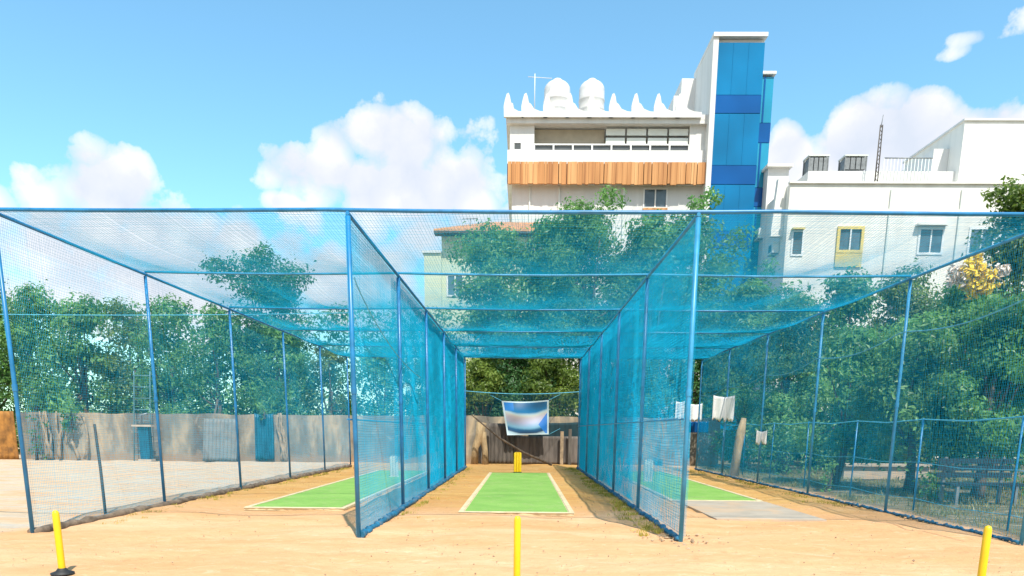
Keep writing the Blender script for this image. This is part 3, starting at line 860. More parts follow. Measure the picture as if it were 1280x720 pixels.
G1 = 'trees behind the old wall'
tree('leftmost tree behind the wall, at the edge of the picture', -30, 39, 330, 150, 562, 'leaf_d', .25, 270, 24, 101, group=G1)
tree('dark broad tree rising above the wall at the left post', 30, 38.5, 352, 130, 562, 'leaf_b', .25, 270, 24, 102, group=G1)
tree('light green leafy tree directly above the pale wall roots', 95, 38, 366, 125, 562, 'leaf_b', .25, 280, 26, 103, group=G1)
tree('yellow-green topped tree left of the steel ladder', 158, 39.5, 372, 110, 562, 'leaf_c', .25, 270, 22, 104, group=G1)
tree('light green tree directly behind the steel ladder', 205, 38.5, 366, 120, 562, 'leaf_b', .25, 280, 24, 105, group=G1)
tree('dense mid green tree above the corrugated sheet', 262, 38, 378, 115, 562, 'leaf_a', .25, 280, 24, 106, group=G1)
tree('tallest dark tree of the left row, rising above its neighbours', 328, 42, 302, 120, 562, 'leaf_d', .26, 280, 34, 107, group=G1, trunk_r=.22,
     extra=[(275, 340, 1.0), (268, 332, .7), (300, 335, 1.0), (372, 345, .9)])
tree('round tree above the blue tarpaulin in the left row', 345, 38, 395, 110, 562, 'leaf_a', .25, 280, 24, 108, group=G1)
tree('lime green low tree right of the tall dark one', 412, 39, 425, 95, 562, 'leaf_c', .25, 280, 22, 109, group=G1)
tree('last tree of the left row, seen through the left partition', 480, 40, 418, 130, 562, 'leaf_a', .25, 260, 24, 110, group=G1)
tree('dark tree behind the left partition near the lemon house', 545, 39, 425, 90, 562, 'leaf_d', .25, 260, 20, 111, group=G1)
# centre
G2 = 'big trees behind the cage'
tree('wide leafy tree in front of the lemon coloured house', 625, 37.5, 275, 130, 450, 'leaf_b', .27, 250, 39, 120, group=G2, trunk_r=.2, extra=[(580, 315, 1.0), (600, 300, 1.1), (590, 360, .8), (610, 400, 1.0)])
tree('tall tree with a yellow-green top before the white pergola building', 735, 38, 250, 160, 440, 'leaf_b', .27, 250, 51, 121, group=G2, trunk_r=.24, extra=[(765, 250, .8), (712, 272, .9), (760, 242, .45)])
tree('broad dark tree standing before the foot of the blue glass tower', 865, 39, 262, 160, 445, 'leaf_a', .27, 250, 48, 122, group=G2, trunk_r=.24, extra=[(890, 243, .5), (885, 255, .7), (868, 255, .5), (920, 300, .9), (905, 330, 1.2)])
tree('dense dark tree filling the middle of the big clump behind the cage', 800, 40, 290, 150, 450, 'leaf_d', .27, 260, 45, 123, group=G2, trunk_r=.22)
tree('sunlit olive green tree seen through the open end, left of the banner', 607, 36.9, 440, 95, 520, 'leaf_c', .20, 420, 39, 124, group=G2, trunk_r=.12)
tree('sunlit tree seen through the open end, above and right of the banner', 690, 36.8, 436, 105, 528, 'leaf_c', .20, 420, 39, 125, group=G2, trunk_r=.12)
tree('dark low tree seen through the open end behind the banner', 650, 38.5, 415, 200, 560, 'leaf_d', .22, 380, 42, 126, group=G2, trunk_r=.14)
tree('mid height tree hidden behind the right partition', 790, 37.5, 400, 130, 540, 'leaf_a', .25, 260, 39, 127, group=G2)
tree('dark tree in the gap at the end of the right lane', 880, 36.5, 405, 110, 560, 'leaf_d', .25, 280, 39, 128, group=G2)
tree('low dense tree right of the blue tower foot', 945, 37.5, 345, 120, 480, 'leaf_b', .27, 260, 42, 129, group=G2, extra=[(985, 370, .9), (960, 335, .6)])
tree('bright green bushy tree between the lemon house and the pergola building', 672, 39, 305, 130, 440, 'leaf_b', .27, 250, 36, 130, group=G2, trunk_r=.18)
tree('green tree rising in front of the timber band end below the grey window', 815, 37.2, 262, 110, 400, 'leaf_b', .27, 250, 34, 131, group=G2, trunk_r=.18)
tree('dark tree whose top stands just left of the pergola building window', 690, 38.5, 268, 100, 420, 'leaf_a', .27, 250, 34, 132, group=G2, trunk_r=.16)
# right orchard
G3 = 'orchard trees outside the right net'
tree('far orchard tree just right of the open gap', 940, 31, 410, 110, 582, 'leaf_a', .22, 300, 24, 140, group=G3)
tree('leafy orchard tree behind the fourth post of the right net', 995, 27, 362, 130, 582, 'leaf_b', .20, 330, 30, 141, group=G3)
tree('bushy orchard tree before the white house with yellow window', 1065, 29, 332, 130, 582, 'leaf_b', .21, 320, 30, 142, group=G3)
tree('pale flowering orchard tree below the windows of the white house', 1140, 30, 330, 130, 582, 'leaf_c', .21, 320, 30, 143, group=G3)
tree('thin trunked shady tree behind the concrete ledge', 1075, 21, 405, 150, 582, 'leaf_a', .17, 380, 30, 144, group=G3, trunk_r=.10, lean=.3)
tree('thin trunked shady tree between the ledge and the bench', 1150, 18.5, 390, 170, 565, 'leaf_b', .15, 430, 34, 145, group=G3, trunk_r=.09, lean=-.2)
tree('overhanging tree at the right edge behind the bench', 1262, 17, 368, 180, 582, 'leaf_a', .15, 430, 36, 146, group=G3, trunk_r=.1, lean=.25)
ft = tree('tree carrying a bright yellow blossom cluster at the right', 1215, 26, 340, 150, 540, 'leaf_b', .2, 330, 30, 147, group=G3, trunk_r=.12)
tree('tall yellow-green topped tree cut by the right edge of the picture', 1290, 30, 228, 110, 520, 'leaf_c', .22, 320, 36, 148, group=G3, trunk_r=.18, extra=[(1245, 245, .5), (1262, 240, .7), (1248, 275, .5), (1245, 300, .9)])
tree('outermost orchard tree beyond the right edge', 1370, 19, 320, 220, 582, 'leaf_d', .17, 380, 34, 149, group=G3)
tree('dark backmost orchard tree behind the right net', 1180, 35, 380, 200, 582, 'leaf_d', .24, 300, 34, 150, group=G3)
tree('dark backmost orchard tree left of the pale flowering one', 1030, 35, 390, 150, 582, 'leaf_d', .24, 300, 30, 151, group=G3)
# blossoms as parts of the yellow blossom tree
def blossoms(spots, mat, parent, name, leaf, seed):
    bl = [(tuple(at(px, py, 22.0)), r) for px, py, r in spots]
    V, F = crown_mesh(bl, leaf, 1600, seed, 1.0); np_mesh(name, V, F, mat, parent)
blossoms([(1217, 330, .26), (1213, 343, .36), (1228, 352, .40), (1218, 359, .3), (1220, 322, .16)], 'blossom', ft, 'yellow_blossom', .16, 1)
blossoms([(1195, 340, .26), (1202, 350, .22), (1250, 340, .22), (1259, 337, .14), (1188, 350, .15)], 'blossom_pale', ft, 'pale_blossom', .14, 2)

# far off undergrowth that reads as one mass
def thicket(name, label, x0, x1, Y, h, seed, mat, leaf=.2):
    rng = random.Random(seed); bl = []
    n = int((x1 - x0) / .75)
    for i in range(n):
        x = x0 + (x1 - x0) * i / n + rng.uniform(-.3, .3)
        for k in range(int(h / .9)):
            bl.append(((x, Y + rng.uniform(-.5, .5), .5 + k * .9 + rng.uniform(-.2, .3)), rng.uniform(.6, .85)))
    V, F = crown_mesh(bl, leaf, 175, seed); o = np_mesh(name, V, F, mat); tag(o, label, 'undergrowth', None, 'stuff')
thicket('thicket', 'dark mass of undergrowth filling the space behind the left trees', -34, 10, 42.5, 8.2, 31, 'leaf_a')
thicket('thicket', 'dark mass of undergrowth behind the orchard and the far lane ends', 3, 40, 38.5, 6.0, 32, 'leaf_d')
thicket('thicket', 'low dark undergrowth closing the view between the orchard trunks', 11, 34, 32.5, 3.0, 33, 'leaf_a', .16)

thicket('thicket', 'bright low leafy growth behind the concrete ledge', 8.8, 13.5, 26.0, 1.9, 34, 'leaf_b', .13)
thicket('thicket', 'bright low leafy growth behind the bench', 9.6, 17, 17.6, 1.9, 35, 'leaf_b', .11)

# shrubs
def shrub(label, px, py_top, Y, wpx, mat, seed, leaf=.14, dens=500, z0=None):
    rng = random.Random(seed); p = at(px, py_top, Y); w = wpx / F_PX * Y; zb = z0 if z0 is not None else 0
    t = thing('shrub', label, 'shrub', (p.x, Y, zb), 'shrubs and saplings by the old wall')
    bl = []
    for k in range(9):
        z = zb + (p.z - zb) * (k + .8) / 9.6; bl.append(((p.x + rng.uniform(-.35, .35) * w * .8, Y + rng.uniform(-.2, .2), z - .05), w * rng.uniform(.22, .36)))
    V, F = crown_mesh(bl, leaf, dens, seed); np_mesh('foliage', V, F, mat, t)
    m = MB()
    for k in range(5):
        b = bl[rng.randrange(9)][0]; m.tube([(p.x + rng.uniform(-.1, .1), Y, zb - .02), ((p.x + b[0]) / 2 + .08, Y, (zb + b[2]) / 2), b], [.03, .022, .01], 6)
    m.build('stems', 'bark', t)
shrub('light green sapling growing over the wall above the pale roots', 83, 487, WY - .5, 26, 'leaf_b', 1, .16, 400, 1.4)
shrub('dark scrubby bush at the joint of rusty fence and old wall', 38, 500, WY - .6, 26, 'leaf_d', 2, .14, 200)
shrub('small bright sapling on top of the blue tarpaulin', 328, 503, WY - .3, 12, 'leaf_b', 3, .14, 500, 1.9)
shrub('low green sapling behind the right net near the concrete ledge', 1035, 575, 19, 22, 'leaf_b', 4, .10, 700)
shrub('low green weedy bush left of the bench outside the right net', 1172, 585, 16.5, 34, 'leaf_b', 5, .09, 900)

# ------------------------------------------------------------------ buildings
def bx_(t, name, mat, x0, x1, y0, y1, z0, z1):
    m = MB(); m.box((min(x0, x1), min(y0, y1), min(z0, z1)), (max(x0, x1), max(y0, y1), max(z0, z1))); return m.build(name, mat, t)
def win(t, px0, px1, py0, py1, Y, frame='frame_white', pane='glass_grey', mull=1, proud=.05, fw=.09):
    a = at(px0, py0, Y); b = at(px1, py1, Y)
    x0, x1, z0, z1 = a.x, b.x, b.z, a.z
    w = MB()
    w.box((x0 - fw, Y - proud, z0 - fw), (x0, Y + .1, z1 + fw)); w.box((x1, Y - proud, z0 - fw), (x1 + fw, Y + .1, z1 + fw))
    w.box((x0, Y - proud, z1), (x1, Y + .1, z1 + fw)); w.box((x0, Y - proud, z0 - fw), (x1, Y + .1, z0))
    f = w.build('window', frame, t)
    mm = MB()
    for k in range(mull):
        xm = x0 + (x1 - x0) * (k + 1) / (mull + 1); mm.box((xm - .04, Y - proud + .01, z0), (xm + .04, Y - .012, z1))
    if mull: mm.build('mullion', 'frame_white', f)
    p = MB(); p.box((x0, Y - .01, z0), (x1, Y + .05, z1)); p.build('pane', pane, f)
    return f, (x0, x1, z0, z1)

# --- white building with pergola
CY = 50.0
def X(px, Y, py=250): return at(px, py, Y).x
def Z(py, Y, px=760): return at(px, py, Y).z
x0 = X(634, CY, 220); x1 = X(884, CY, 220)
pb = thing('apartment_building', 'white building with horned pergola roof and orange timber band', 'building', ((x0 + x1) / 2, CY, 0))
DEP = 11
zf0, zf1 = Z(231, CY), Z(206, CY)        # timber band
zp = Z(188, CY)                          # parapet top / balcony
zbm = Z(152, CY)                         # roof underside
# storeys below band
bx_(pb, 'wall', 'white_paint', x0 + .3, x1, CY + .25, CY + DEP, 0, zf0 + .02)
bx_(pb, 'floor_slab', 'white_paint', x0, x1, CY, CY + DEP, zf0 + .02, zf1 - .004)
bx_(pb, 'parapet', 'white_paint', x0, x1, CY - .05, CY + .2, zf1, zp)
bx_(pb, 'side_parapet', 'white_paint', x0, x0 + .2, CY + .2, CY + DEP, zf1, zp)
# timber slats band, proud of wall
m = MB()
rng = random.Random(4); xa_ = x0 + .05
while xa_ < x1 - .1:
    wd = rng.choice((.16, .22, .30, .38)); gp = rng.choice((.012, .015, .02, .05))
    m.box((xa_, CY - .45 + rng.uniform(-.025, .025), zf0 - .08 + rng.uniform(-.05, .04)), (min(x1 - .02, xa_ + wd), CY - .30, zf1 + .02)); xa_ += wd + gp
tb = m.build('timber_band', 'timber', pb)
m = MB(); m.box((x0, CY - .299, zf0 + .03), (x1, CY - .001, zf1 - .05)); m.build('band_backing', 'wood_dark', tb)
# top floor: recessed wall, columns, left pier with slot window, beam
zr = Z(155, CY)
xl = X(668, CY, 170); xr_ = X(863, CY, 170)
bx_(pb, 'left_pier', 'white_paint', x0 + .15, xl, CY + .2, CY + 5, zp - .2, zr)
bx_(pb, 'right_pier', 'white_paint', xr_, x1 + .2, CY + .2, CY + 5, zp - .2, zr)
bx_(pb, 'back_wall', 'shaded_beige', xl, xr_, CY + 2.4, CY + 2.6, zp - .2, zr)
# left: recess wall sheet, its shade put into the beige; pale panels on right
zs = Z(178, CY)
xm = X(757, CY, 170)
bx_(pb, 'shaded_beige', 'shaded_beige', xl, xm, CY + .75, CY + .80, zs, zr - .05)
for i in range(4):
    a_ = xm + (xr_ - xm) * i / 4 + .06; b_ = xm + (xr_ - xm) * (i + 1) / 4 - .06
    m = MB(); m.box((a_, CY + .4, Z(166, CY)), (b_, CY + .45, zr - .12)); m.box((a_, CY + .4, zs + .02), (b_, CY + .45, Z(169, CY))); m.build('pale_panel', 'pale_panel', pb)
bx_(pb, 'screen_rail', 'frame_white', xl, xr_, CY + .33, CY + .38, zs - .04, zs + .04)
for i in range(8):
    a_ = xl + (xr_ - xl) * i / 8 + .05; b_ = xl + (xr_ - xl) * (i + 1) / 8 - .07
    o = bx_(pb, 'slot_window', 'slit', a_, b_, CY + .42, CY + .5, zp - .02, zs - .06)
for i in range(9):
    xx = xl + (xr_ - xl) * i / 8; bx_(pb, 'slim_column', 'frame_white', xx - .05, xx + .05, CY + .25, CY + .34, zp - .02, zs - .041)
win(pb, 643, 651, 179, 187, CY + .2, mull=0, pane='slit', fw=.05)
# roof beam and pergola fins with upturned pointed tips
bx_(pb, 'roof_beam', 'white_paint', x0 - .05, x1 + .2, CY - .1, CY + .3, zr, Z(148, CY))
bx_(pb, 'roof_slab', 'white_paint', x0, x1 + .2, CY + .3, CY + 6, zr + .02, zr + .25)
for px in (635, 657, 684, 712, 739, 766, 794, 822, 849):
    xx = X(px, CY, 130); zt0 = Z(119, CY); zt1 = Z(130, CY); zl = Z(139, CY); zb_ = Z(149, CY); k_ = 1.0 if px != 635 else .72
    poly = [(-.24, zb_), (-.26, zt1 - .25), (-.19, zt0 - .42), (-.08, zt0 - .06), (.04, zt0), (.12, zt0 - .18), (.20, zt1 - .05), (.32, zl + .30), (.52 * k_, zl + .02), (.9 * k_, zl - .12), (1.37 * k_, zl - .16), (1.37 * k_, zb_)]
    m = MB(); m.prism([(xx + a_, b_) for a_, b_ in poly], CY - .30 - .006 * (px % 2) - .004 * (px % 3), CY - .123 - .006 * (px % 2))
    f_ = m.build('pergola_fin', 'white_paint', pb)
    prof = [(-.12, zl), (2.2, zb_ + .30), (5.2, zb_ + .25), (5.2, zb_ + .01), (-.12, zb_ + .01)]
    nv = len(prof); hw = .12; m = MB()
    vs = [(xx - hw, CY + a_, b_) for a_, b_ in prof] + [(xx + hw, CY + a_, b_) for a_, b_ in prof]
    m.quad_mesh(vs, [tuple(reversed(range(nv))), tuple(range(nv, 2 * nv))] + [(i, (i + 1) % nv, nv + (i + 1) % nv, nv + i) for i in range(nv)])
    m.build('rafter', 'white_paint', f_)
bx_(pb, 'roof_parapet', 'white_paint', x0 + .02, x1 + .1, CY - .11, CY + .12, zb_ - .06, zl - .22)
# lower facade details
for px in (662, 699, 780):
    xx = X(px, CY, 250); bx_(pb, 'drain_pipe', 'pale_panel', xx - .05, xx + .05, CY + .14, CY + .25, 2, zf0 - .1)
win(pb, 806, 832, 237, 259, CY + .25, mull=1)
m = MB(); a_ = at(804, 260, CY); b_ = at(834, 263, CY); m.box((a_.x, CY - .1, b_.z), (b_.x, CY + .25, a_.z)); m.build('window_sill', 'tile', pb)
for k, py in enumerate((300, 360)):
    for px in (650, 715, 806): win(pb, px, px + 26, py, py + 24, CY + .25, mull=1)
# --- tower (same building)
tx0, tx1 = X(893, CY - .6, 150), X(950, CY - .6, 150); ztop = at(920, 46, CY - .6).z
TYf = CY - .6
bx_(pb, 'tower_wall', 'white_paint', tx0 - .32, tx0, TYf, CY + 4.5, 0, ztop)
bx_(pb, 'tower_core', 'white_paint', tx0, tx1 - .02, TYf + .3, CY + 4.5, 0, ztop - .02)
bx_(pb, 'tower_cap', 'white_paint', tx0 - .34, tx1 + .12, TYf - .1, CY + 4.52, ztop, ztop + .22)
bx_(pb, 'stepped_block', 'white_paint', X(852, CY + 4, 110), tx0 - .321, CY + 4.0, CY + 7, zr + .25, at(860, 98, CY + 4).z)
bx_(pb, 'stepped_block', 'white_paint', X(843, CY + 4, 120), X(853, CY + 4, 110) - .01, CY + 4.2, CY + 6.5, zr + .25, at(848, 118, CY + 4).z)
zz_ = [at(920, p_, TYf).z for p_ in (52, 118, 141, 206, 230, 288, 310, 372, 394, 452)]
for i in range(len(zz_) - 1):
    mt = 'glass_cyan' if i % 2 == 0 else 'glass_blue'
    nm = 'glass_panel' if i % 2 == 0 else 'spandrel_band'
    g_ = bx_(pb, nm, mt, tx0 + .003, tx1, TYf + .05 - (.02 if i % 2 else 0), TYf + .29, zz_[i + 1], zz_[i] - .03)
    if i % 2 == 0:
        mm = MB()
        for k in (1, 2): xx = tx0 + (tx1 - tx0) * k / 3; mm.box((xx - .02, TYf + .03, zz_[i + 1]), (xx + .02, TYf + .049, zz_[i] - .03))
        mm.build('glazing_bar', 'glass_cyan', g_)
bx_(pb, 'tower_base', 'glass_cyan', tx0, tx1, TYf + .06, TYf + .29, 0, zz_[-1] - .03)
# lower glazed side block
sx0, sx1 = tx1 + .01, X(964, CY + .8, 150)
SY = CY + .8
zt_ = at(957, 93, SY).z
bx_(pb, 'side_core', 'white_paint', sx0, sx1 - .1, SY + .3, CY + 4.5, 0, zt_ - .02)
bx_(pb, 'side_cap', 'white_paint', sx0, sx1 + .1, SY - .1, CY + 4.5, zt_, zt_ + .16)
zz_ = [at(957, p_, SY).z for p_ in (95, 153, 178, 234, 258, 312, 336, 400, 440)]
for i in range(len(zz_) - 1):
    g_ = bx_(pb, 'glass_panel' if i % 2 == 0 else 'spandrel_band', 'glass_pale' if i % 2 == 0 else 'glass_blue', sx0, sx1, SY + .05 - (.02 if i % 2 else 0), SY + .29, zz_[i + 1], zz_[i] - .03)
    if i % 2 == 0:
        mm = MB(); xx = (sx0 + sx1) / 2; mm.box((xx - .05, SY + .02, zz_[i + 1]), (xx + .05, SY + .049, zz_[i] - .03)); mm.build('glazing_bar', 'glass_blue', g_)
bx_(pb, 'side_return', 'glass_cyan', sx1 - .09, sx1 + .02, SY + .30, CY + 4.5, 0, zt_ - .03)

def tank(px, py_top, py_bot, wpx, Y, label, mat='tank_white', dome=True):
    p = at(px, py_bot, Y); z1_ = at(px, py_top, Y).z; r_ = (at(px + wpx / 2, py_top, Y).x - at(px - wpx / 2, py_top, Y).x) / 2; h_ = z1_ - p.z
    t = thing('water_tank', label, 'water tank', (p.x, Y, p.z), 'rooftop water tanks')
    pr = [(r_, 0), (r_, h_ * .12), (r_ * 1.04, h_ * .14), (r_, h_ * .17), (r_, h_ * .38), (r_ * 1.04, h_ * .40), (r_, h_ * .43), (r_ * .99, h_ * .68)]
    pr += [(r_ * math.cos(a_), h_ * (.68 + .28 * math.sin(a_))) for a_ in (.25, .5, .75, 1.0, 1.25, 1.45)] if dome else [(r_ * .9, h_ * .8), (r_ * .5, h_ * .9)]
    m = MB(); m.lathe((p.x, Y, p.z), pr, 24); m.build('tank_shell', mat, t)
    m = MB(); m.lathe((p.x, Y, p.z + h_ * .93), [(r_ * .34, 0), (r_ * .35, h_ * .04), (r_ * .28, h_ * .06)], 18); m.build('lid', mat, t)
zsl = 148
tank(696, 99, 146, 33, CY + 3, 'left white domed water tank on the pergola roof')
tank(739, 99, 146, 32, CY + 3, 'middle white domed water tank on the pergola roof')
m = MB(); p = at(668, 146, CY + 2)
m.tube([(p.x, CY + 2, p.z), (p.x, CY + 2, at(668, 92, CY + 2).z)], .03, 6); m.tube([(X(660, CY + 2, 96), CY + 2, at(660, 96, CY + 2).z), (X(690, CY + 2, 98), CY + 2, at(690, 98, CY + 2).z)], .02, 5)
tag(m.build('antenna', 'tank_white', None, (p.x, CY + 2, p.z)), 'thin pale antenna on the left of the pergola roof', 'antenna')

# --- lemon house left of centre
HY = 46.0
hx0, hx1 = X(552, HY, 300), X(700, HY, 300)
lh = thing('lemon_house', 'lemon coloured house with orange tiled roof behind the centre trees', 'building', (hx0, HY, 0))
zh = Z(293, HY, 600)
bx_(lh, 'wall', 'lemon_paint', hx0, hx1, HY, HY + 8, 0, zh)
bx_(lh, 'wing_wall', 'lemon_paint', X(531, HY, 340), hx0 - .002, HY - .3, HY + 6, 0, Z(318, HY, 540))
bx_(lh, 'wing_coping', 'white_paint', X(529, HY, 340), hx0 - .004, HY - .4, HY + 6, Z(318, HY, 540), Z(315, HY, 540))
# tiled roof
rx0, rx1 = X(544, HY, 292), hx1 + .4
z0_, z1_ = Z(293, HY, 600), Z(278, HY, 600)
m = MB(); nn = 70
for i in range(nn):
    xa_ = rx0 + (rx1 - rx0) * i / nn; xb_ = rx0 + (rx1 - rx0) * (i + 1) / nn; xc_ = (xa_ + xb_) / 2
    cut = min(1, (xc_ - rx0) / 3.0)
    vs = []
    for (yy, z_) in ((HY - .8, z0_ + .06), (HY - .8 + 4.5 * cut, z0_ + .06 + (z1_ - z0_ + .9) * cut)):
        vs += [(xa_, yy, z_), (xc_, yy, z_ + .07), (xb_, yy, z_)]
    m.quad_mesh(vs, [(0, 1, 4, 3), (1, 2, 5, 4)])
    m.quad_mesh([(xa_, HY - .8, z0_), (xb_, HY - .8, z0_), (xb_, HY - .8, z0_ + .06), (xc_, HY - .8, z0_ + .13), (xa_, HY - .8, z0_ + .06)], [(0, 1, 2, 3, 4)])
m.build('tiled_roof', 'tile', lh)
bx_(lh, 'eave_board', 'wood_dark', rx0, rx1, HY - .79, HY - .02, z0_ - .12, z0_ - .002)
for px, py in ((600, 320), (560, 345)):
    win(lh, px, px + 18, py, py + 24, HY if px > 560 else HY, mull=1)
m = MB(); p = at(588, 284, HY + 1); m.tube([(p.x, HY + 1, p.z - .3), (p.x, HY + 1, p.z + .5)], .025, 6); m.tube([(p.x - .5, HY + 1, p.z + .45), (p.x + .45, HY + 1, p.z + .5)], .02, 5)
for k in range(5): m.tube([(p.x - .4 + k * .2, HY + .8, p.z + .46), (p.x - .4 + k * .2, HY + 1.2, p.z + .46)], .014, 5)
tag(m.build('antenna', 'steel', None, (p.x, HY + 1, p.z - .3)), 'small dark television antenna above the orange tiled roof', 'antenna')

# --- white house on the right
WY2 = 46.0
wx0, wx1 = X(984, WY2, 280), X(1420, WY2, 280)
wh = thing('white_house', 'large cream-white house with three shuttered windows on the right', 'building', (wx0, WY2, 0))
zt2 = Z(230, WY2, 1100)
bx_(wh, 'wall', 'cream_paint', wx0, wx1, WY2, WY2 + 10, 0, zt2)
bx_(wh, 'parapet_coping', 'cream_paint', wx0 - .08, wx1, WY2 - .12, WY2 + .15, zt2, zt2 + .10)
bx_(wh, 'string_course', 'cream_paint', wx0 - .05, wx1, WY2 - .1, WY2, Z(266, WY2, 1100), Z(262, WY2, 1100))
# set-back upper band
UY = WY2 + 2
bx_(wh, 'upper_parapet', 'white_paint', X(1010, UY, 220), X(1205, UY, 220), UY, UY + 6, zt2 - .5, at(1100, 214, UY).z)
ux = X(1203, UY - .4, 180)
bx_(wh, 'roof_block', 'cream_paint', ux, X(1420, UY, 180), UY - .4, UY + 6.5, zt2 - .4, at(1203, 151, UY - .4).z)
bx_(wh, 'roof_block_coping', 'white_paint', ux - .1, X(1420, UY, 180), UY - .5, UY + 6.6, at(1203, 151, UY - .4).z, at(1203, 148.5, UY - .4).z)
bx_(wh, 'roof_step', 'white_paint', X(1166, UY + 1, 200), ux - .01, UY + 1, UY + 6, zt2 - .4, at(1180, 186, UY + 1).z)
# left stair head
bx_(wh, 'stair_head', 'white_paint', X(959, WY2 + 4, 230), X(985, WY2 + 4, 230), WY2 + 4, WY2 + 8, 0, at(970, 210, WY2 + 4).z)
bx_(wh, 'stair_roof', 'cream_paint', X(956, WY2 + 4, 230), X(988, WY2 + 4, 230), WY2 + 3.7, WY2 + 8.2, at(970, 210, WY2 + 4).z, at(970, 206.5, WY2 + 4).z)
m = MB(); sx = X(1010, WY2 + 1, 230)
za, zb2 = at(985, 262, WY2 + 1).z, at(1008, 226, WY2 + 1).z
m.prism([(X(962, WY2 + 1, 280), za - 1.6), (wx0 - .01, za - 1.6), (wx0 - .01, zb2), (wx0 - .5, zb2), (X(962, WY2 + 1, 280), za - 1.2)], WY2 + .6, WY2 + 1.0)
m.build('stair_flank', 'cream_paint', wh)
f, r4 = win(wh, 1050, 1074, 287, 313, WY2, 'trim_yellow', proud=.12, fw=.16)
bx_(wh, 'yellow_panel', 'trim_yellow', r4[0] - .16, r4[1] + .16, WY2 - .10, WY2, r4[2] - .95, r4[2] - .165)
win(wh, 1151, 1175, 287, 316, WY2, 'frame_white', fw=.12); win(wh, 1214, 1238, 287, 316, WY2, 'frame_white', fw=.12)
win(wh, 992, 1001, 290, 318, WY2, 'frame_white', pane='slit', mull=0, fw=.1)
bx_(wh, 'window_hood', 'trim_yellow', X(989, WY2, 287), X(1004, WY2, 287), WY2 - .35, WY2 - .002, at(995, 288, WY2).z, at(995, 286, WY2).z)
bx_(wh, 'window_hood', 'cream_paint', X(1144, WY2, 283), X(1182, WY2, 283), WY2 - .35, WY2 - .002, at(1160, 283, WY2).z, at(1160, 281, WY2).z)
for k in range(3):
    bx_(wh, 'lower_window', 'slit', X(1040 + k * 70, WY2, 370), X(1064 + k * 70, WY2, 370), WY2 - .02, WY2 + .02, Z(395, WY2, 1100), Z(368, WY2, 1100))
for px in (1112, 1200):
    xx = X(px, WY2, 260); bx_(wh, 'drain_pipe', 'pale_panel', xx - .05, xx + .05, WY2 - .102, WY2 - .002, .3, zt2 - .3)
# AC unit boxes on shaded side
for (yy, py, lab) in ((WY2 + 1.5, 318, 'air conditioner on the shaded side of the white house, lower one'), (WY2 + 4.5, 300, 'air conditioner on the shaded side of the white house, upper one')):
    zc = at(965, py, yy).z; t = thing('air_conditioner', lab, 'air conditioner', (wx0 - .02, yy, zc), 'air conditioners on the white house')
    m = MB(); m.box((wx0 - .42, yy - .45, zc), (wx0 - .02, yy + .45, zc + .62)); m.build('housing', 'pale_panel', t)
    m = MB(); m.box((wx0 - .44, yy - .35, zc - .06), (wx0 - .002, yy - .3, zc - .002)); m.box((wx0 - .44, yy + .3, zc - .06), (wx0 - .002, yy + .35, zc - .002)); m.build('bracket', 'steel', t)
    m = MB(); m.box((wx0 - .435, yy - .2, zc + .1), (wx0 - .421, yy + .3, zc + .52)); m.build('grille', 'slit', t)
# roof things
def grey_tank(px0, px1, py0, py1, label):
    Y = UY + .8; a_ = at(px0, py0, Y); b_ = at(px1, py1, Y)
    t = thing('cage_tank', label, 'roof unit', ((a_.x + b_.x) / 2, Y, b_.z), 'grey roof units of the white house')
    xa_, xb_ = a_.x, b_.x; d_ = .9
    m = MB()
    for i in range(4):
        x_ = xa_ + (xb_ - xa_) * (i + .5) / 4; m.box((x_ - (xb_ - xa_) / 8 + .03, Y, b_.z + .12), (x_ + (xb_ - xa_) / 8 - .03, Y + d_, a_.z - .08))
    m.build('louvre_panel', 'steel', t)
    m = MB(); m.box((xa_ + .04, Y + .1, b_.z + .1), (xb_ - .04, Y + d_ - .1, a_.z - .1)); m.build('core', 'tank_black', t)
    for xx in (xa_ - .03, xb_ - .03):
        for yy in (Y - .03, Y + d_ - .03): m = MB(); m.box((xx, yy, b_.z - .4), (xx + .06, yy + .06, a_.z)); m.build('corner_post', 'steel', t)
    m = MB(); m.box((xa_ - .06, Y - .06, a_.z), (xb_ + .06, Y + d_ + .06, a_.z + .06)); m.build('top', 'pale_panel', t)
grey_tank(1012, 1034, 195, 216, 'darker grey louvred unit at the left end of the white roof')
grey_tank(1057, 1082, 195, 214, 'lighter grey louvred unit beside the tall roof mast')
p = at(1095, 228, WY2 + 1); zt3 = at(1095, 156, WY2 + 1).z
t = thing('roof_mast', 'tall dark lattice mast with spike on the white house roof', 'mast', (p.x, WY2 + 1, p.z))
m = MB(); 
for dx, dy in ((-.09, 0), (.09, 0), (0, .15)): m.tube([(p.x + dx, WY2 + 1 + dy, zt2 - .05), (p.x + dx * .7, WY2 + 1 + dy, zt3)], .032, 6)
m.build('mast_leg', 'wood_dark', t)
m = MB()
for k in range(16):
    z_ = zt2 + (zt3 - zt2) * k / 16; z2_ = zt2 + (zt3 - zt2) * (k + 1) / 16; s_ = 1 if k % 2 else -1
    m.tube([(p.x - .08 * s_, WY2 + 1, z_), (p.x + .08 * s_, WY2 + 1, z2_)], .018, 5)
m.build('bracing', 'wood_dark', t)
MB().tube([(p.x, WY2 + 1.05, zt3 - .1), (p.x + .06, WY2 + 1.05, at(1097, 143, WY2 + 1).z)], .02, 6).build('spike', 'steel', t)
